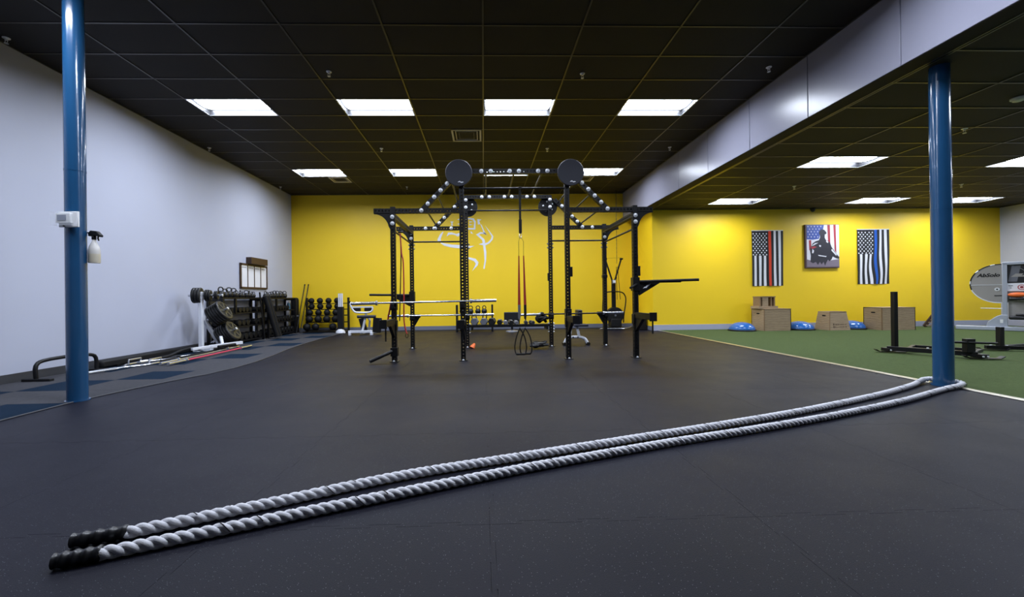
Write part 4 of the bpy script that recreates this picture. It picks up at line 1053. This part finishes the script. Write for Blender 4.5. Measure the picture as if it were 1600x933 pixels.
pr([(.40, .21), (.41, .16), (.45, .125), (.50, .11), (.56, .125), (.60, .16), (.63, .20), (.60, .225), (.575, .23), (.57, .30), (.60, .355), (.68, .38), (.73, .43), (.77, .52), (.84, .60), (.93, .70), (.995, .755), (.985, .80), (.90, .78), (.80, .74), (.77, .80), (.70, .85), (.66, .82), (.62, .86), (.57, .95), (.53, .86), (.47, .92), (.42, .86), (.36, .93), (.30, .86), (.22, .89), (.14, .86), (.155, .72), (.13, .60), (.15, .52), (.22, .43), (.30, .385), (.40, .36), (.435, .30), (.43, .235)], 'print_dark', 'print_figure', .0028)
for pl in ([(.16, .50), (.28, .43), (.38, .42), (.24, .48)], [(.20, .56), (.25, .60), (.23, .66), (.19, .66)], [(.37, .70), (.62, .73), (.60, .75), (.38, .72)], [(.40, .47), (.46, .48), (.45, .52), (.41, .51)], [(.62, .36), (.68, .40), (.66, .43), (.61, .40)], [(.78, .56), (.92, .70), (.90, .72), (.76, .60)]):
    pr(pl, 'print_white', 'print_highlight', .0036)
pr([(.14, .52), (.26, .50), (.34, .52), (.20, .56)], 'print_red', 'print_highlight', .0034)

# ------------------------------------------------------------------ plyo boxes
def plyo(loc, w, d, h, taper, lab, mark=False):
    t = thing('plyo_box', lab, 'plyo box', loc, 0, 'wooden plyo boxes')
    tw = w / 2 - taper; td = d / 2 - taper
    b = [(-w / 2, -d / 2, 0), (w / 2, -d / 2, 0), (w / 2, d / 2, 0), (-w / 2, d / 2, 0)]; u = [(-tw, -td, h), (tw, -td, h), (tw, td, h), (-tw, td, h)]
    def face(q, name):
        q = [Vector(v) for v in q]; nn = (q[1] - q[0]).cross(q[3] - q[0]).normalized() * .018
        MB().add(q + [v - nn for v in q], [(0, 1, 2, 3), (7, 6, 5, 4), (0, 4, 5, 1), (1, 5, 6, 2), (2, 6, 7, 3), (3, 7, 4, 0)]).build(name, 'plywood', t, smooth=False)
    face([b[0], b[1], u[1], u[0]], 'front_panel'); face([b[1], b[2], u[2], u[1]], 'side_panel'); face([b[2], b[3], u[3], u[2]], 'rear_panel'); face([b[3], b[0], u[0], u[3]], 'side_panel'); face([u[0], u[1], u[2], u[3]], 'top_panel')
    # stadium patch on the left side panel, coloured as the shade in a hand slot
    z = h * .78; x = -w / 2 + taper * z / h - .002
    MB().prism([(-.06, 0), (-.045, .018), (.045, .018), (.06, 0), (.045, -.018), (-.045, -.018)], (x, -.02, z), (0, -1, 0), (taper / h, 0, 1), .006).build('hand_slot_shade', 'hole_shade', t, smooth=False)
    MB().bar((-tw, -td + .004, h - .009), (tw, -td + .004, h - .009), .02, .019).build('edge_trim', 'plywood_edge', t)
    MB().bar(Vector(b[0]) + Vector((.006, .002, .002)), Vector(u[0]) + Vector((.006, .002, -.002)), .016, .016).build('corner_joint', 'plywood_edge', t)
    if mark:
        m = MB()
        for r_ in range(2):
            for k in range(9):
                zz = .10 + .07 * r_; hh = (.05 if k == 0 else random.choice((.014, .022, .03)))
                m.box((-.16 + k * .042, -d / 2 + taper * zz / h - .002, zz), (.018, .004, hh))
        m.build('stencil_marks', 'print_mark', t)
    return t
plyo((7.94, 10.99, 0), .745, .52, .61, 0, 'wooden plyo box with a small step stacked on top')
t = thing('wood_step', 'small open wooden step resting on the left plyo box', 'step stool', (7.76, 11.0, .61), 0)
MB().box((0, 0, .035), (.52, .36, .07)).build('base_board', 'plywood', t); MB().box((0, 0, .325), (.44, .30, .025)).build('top_board', 'plywood_edge', t)
for x, w in ((-.20, .03), (-.06, .16), (.11, .025), (.195, .03)): MB().box((x, 0 if w < .1 else -.02, .19), (w, .28 if w < .1 else .24, .245)).build('upright_board', 'plywood' if w > .045 else 'plywood_edge', t)
plyo((9.55, 10.85, 0), .58, .50, .515, .06, 'tapered wooden plyo box with stencilled lettering in the middle', True)
plyo((10.985, 10.685, 0), .91, .53, .615, 0, 'wide wooden plyo box farthest right behind sled post')
# balance trainers
for loc, lab, r in (((7.08, 10.93, .012), 'blue half-dome balance trainer left of the plyo boxes', .33), ((8.74, 10.98, .012), 'blue half-dome balance trainer between first and second plyo boxes', .34), ((10.185, 10.95, .012), 'blue half-dome balance trainer beside the widest plyo box', .315)):
    t = thing('balance_trainer', lab, 'balance trainer', loc, group='blue balance trainers')
    MB().lathe([(.001, 0), (r + .01, 0), (r + .015, .02), (r, .04), (.001, .04)], 36).build('platform', 'black_rubber', t)
    MB().lathe([(r - .005, .04)] + [((r - .01) * math.cos(a), .04 + .20 * math.sin(a)) for a in [PI / 2 * k / 12 for k in range(13)]], 36).build('dome', 'bosu_blue', t)
# wooden wedge rack behind pillar
t = thing('wood_wedge', 'small slatted wooden wedge half hidden behind right pillar', 'wedge', (12.93, 11.2, 0))
for s_ in (-1, 1): MB().bar((s_ * .38, 0, .03), (s_ * .05, 0, .42), .03, .10).build('side_rail', 'wood_dark', t)
for z in (.06, .14, .22, .30, .36): MB().box((0, 0, z), (2 * (.40 - z * .85), .09, .025)).build('slat', 'plywood', t)

# ------------------------------------------------------------------ sleds on the turf
def sled(loc, rz, lab, tall, W_=1.0, front=None):
    t = thing('push_sled', lab, 'push sled', loc, rz, 'push sleds on turf')
    return t
t = sled((7.02, 6.15, .012), 0, 'black push sled with one tall post partly behind right pillar', .9)
A, Bp = Vector((-.30, .42, .075)), Vector((.26, -.38, .075))      # ends of the cross beam
MB().bar(A, Bp, .07, .07).build('cross_beam', 'black_steel', t, bev=.004)
for q, nm in ((A, 'a'), (Bp, 'b')):
    MB().box((q.x + .02, q.y, .055), (.12, .14, .05)).build('skid_bracket', 'black_steel', t, bev=.004)
    pts = [(-.22, .05), (-.17, .014), (.17, .014), (.22, .05), (.215, .058), (.165, .024), (-.165, .024), (-.215, .058)]
    MB().prism(pts, (q.x + .05, q.y - .02, 0), (.9, -.35, 0), (0, 0, 1), .09).build('skid', 'black_steel', t)
    for s_ in (-1, 1): MB().cyl((q.x + .02 + s_ * .035, q.y - .07, .05), (q.x + .02 + s_ * .035, q.y - .082, .05), .013, 12).build('bolt', 'zinc', t)
MB().box((-.17, .42, .55), (.065, .065, .93)).build('tall_post', 'black_steel', t, bev=.004)
MB().bar((-.10, .26, .08), (.30, .55, .08), .05).bar((.30, .55, .08), (.72, -.05, .08), .05).bar((.72, -.05, .08), (.28, -.3, .08), .05).build('rear_frame', 'black_steel', t, bev=.004)
MB().box((.18, -.33, .20), (.13, .07, .20)).build('short_post', 'black_steel', t, bev=.004)
MB().cyl((-.14, -.30, .255), (.50, -.42, .235), .017, 12).build('push_bar', 'black_steel', t)
MB().cyl((-.02, .05, .11), (-.02, .05, .125), .014, 12).build('bolt', 'zinc', t)
t = sled((8.9, 6.5, .012), 0, 'black push sled cut off by the right picture edge', .4)
MB().bar((-.42, .12, .06), (.75, -.35, .05), .06, .06).build('cross_beam', 'black_steel', t, bev=.004)
MB().box((-.24, .06, .235), (.07, .07, .33)).build('short_post', 'black_steel', t, bev=.004)
MB().box((.95, .40, .47), (.065, .065, .9)).build('tall_post', 'black_steel', t, bev=.004); MB().bar((-.2, .1, .06), (.98, .42, .05), .05).build('rear_frame', 'black_steel', t, bev=.004)
for x, y in ((-.36, .08), (.68, -.30)):
    pts = [(-.2, .05), (-.16, .014), (.16, .014), (.2, .05), (.195, .058), (.155, .024), (-.155, .024), (-.195, .058)]
    MB().prism(pts, (x, y - .02, 0), (.9, -.35, 0), (0, 0, 1), .08).build('skid', 'black_steel', t)
for x in (-.36, -.18): MB().cyl((x, .09 - (x + .36) * .4, .09), (x, .09 - (x + .36) * .4, .10), .016, 12).build('bolt', 'zinc', t)

# ------------------------------------------------------------------ ab machine with round board at far right
t = thing('ab_machine', 'silver ab machine with round lettered board and bullseye at right edge', 'exercise machine', (13.15, 9.95, .012), -.923)
# local x runs right as seen, -y faces the camera
MB().cyl((0, .0, 1.19), (0, .03, 1.19), .49, 64).build('round_board', 'silver_panel', t)
rim = MB()
for k in range(40):
    a0 = 2 * PI * k / 40
    rim.cur = 0 if (9 <= k <= 21 and k % 4 != 3) else 1
    rim.tube([(.492 * math.cos(a), -.004, 1.19 + .492 * math.sin(a)) for a in [a0 + 2 * PI / 40 * q / 2 for q in range(3)]], .012, 6)
rim.build('board_rim', ['black_matte', 'zinc'], t)
MB().box((-.2, -.006, 1.16), (.58, .006, .012)).build('board_seam', 'zinc', t)
text_mesh('AbSolo', .125, 'lettering', 'black_matte', t, (-.37, -.004, 1.37), (PI / 2, 0, 0))
MB().cyl((-.045, -.002, 1.045), (-.045, -.012, 1.045), .045, 20).build('pivot_ring', 'zinc', t); MB().cyl((-.045, -.012, 1.045), (-.045, -.016, 1.045), .018, 16).build('pivot_hub', 'black_matte', t)
MB().cyl((-.09, -.01, .885), (.05, -.01, .885), .009, 8).build('peg', 'black_matte', t)
MB().box((.075, -.03, .86), (.085, .10, 1.72)).build('post', 'frame_silver', t, bev=.01)
MB().box((.62, -.03, .86), (.085, .10, 1.72)).build('post', 'frame_silver', t, bev=.01)
MB().box((.35, -.03, 1.69), (.62, .10, .07)).build('top_rail', 'frame_silver', t, bev=.01)
pn = MB().box((.35, .0, 1.43), (.47, .03, .45)).build('upper_panel', 'pad_black', t, bev=.004)
MB().prism([(-.22, -.2), (-.16, .2), (-.02, .2), (-.08, -.2)], (.35, -.017, 1.43), (1, 0, 0), (0, 0, 1), .002).build('panel_stripe', 'hex_grey', pn)
MB().prism([(-.18, -.05), (-.10, .03), (.02, .03), (-.01, -.02), (.10, .02), (.20, .02), (.20, -.02), (.03, -.05)], (.35, -.019, 1.40), (1, 0, 0), (0, 0, 1), .003).build('panel_logo', 'silver_panel', pn)
tp = MB().box((.35, -.02, 1.09), (.47, .04, .20)).build('target_panel', 'white_metal', t, bev=.004)
for r_, m_, q in ((.065, 'print_red', 0), (.048, 'white_print', 1), (.030, 'print_red', 2), (.012, 'print_dark', 3)):
    MB().cyl((.34, -.041 - q * .002, 1.09), (.34, -.044 - q * .002, 1.09), r_, 32).build('bullseye', m_, tp)
for k in range(3): MB().box((.17, -.042, 1.13 - k * .03), (.07 if k == 0 else .03, .003, .014 if k == 0 else .008)).build('fine_print', 'print_dark', tp)
MB().box((.36, -.06, .80), (.46, .22, .07)).build('tray', 'pad_black', t, bev=.03)
MB().box((.36, .0, .55), (.46, .03, .42)).build('lower_panel', 'silver_panel', t)
MB().box((.36, -.10, .33), (.46, .3, .09)).build('foot_pad', 'pad_black', t, bev=.03); MB().box((.40, -.08, .40), (.32, .22, .05)).build('foot_pad', 'pad_black', t, bev=.02)
MB().prism([(-.24, 0), (.12, 0), (.12, .34), (.02, .34), (-.06, .30), (-.20, .16)], (0, -.04, .06), (1, 0, 0), (0, 0, 1), .10).build('foot_cowl', 'frame_silver', t, bev=.01)
MB().box((.02, -.095, .235), (.05, .006, .09)).build('sticker', 'white_plastic', t)
MB().box((.0, -.03, .05), (1.5, .30, .10)).build('base', 'frame_silver', t, bev=.015)
MB().cyl((-.32, .06, .56), (.07, .06, .55), .008, 8).build('cable', 'zinc', t)
b = MB().sphere((0, 0, 0), .08, 20, 12, (2.0, .9, .75)).build('sandbag_ball', 'orange'); tag(b, 'orange soft ball in the black tray of the ab machine', 'ball')
b.location = (13.15 + .603 * .28 - .797 * .09, 9.95 - .797 * .28 - .603 * .09, .915); b.rotation_euler = (0, 0, -.923)
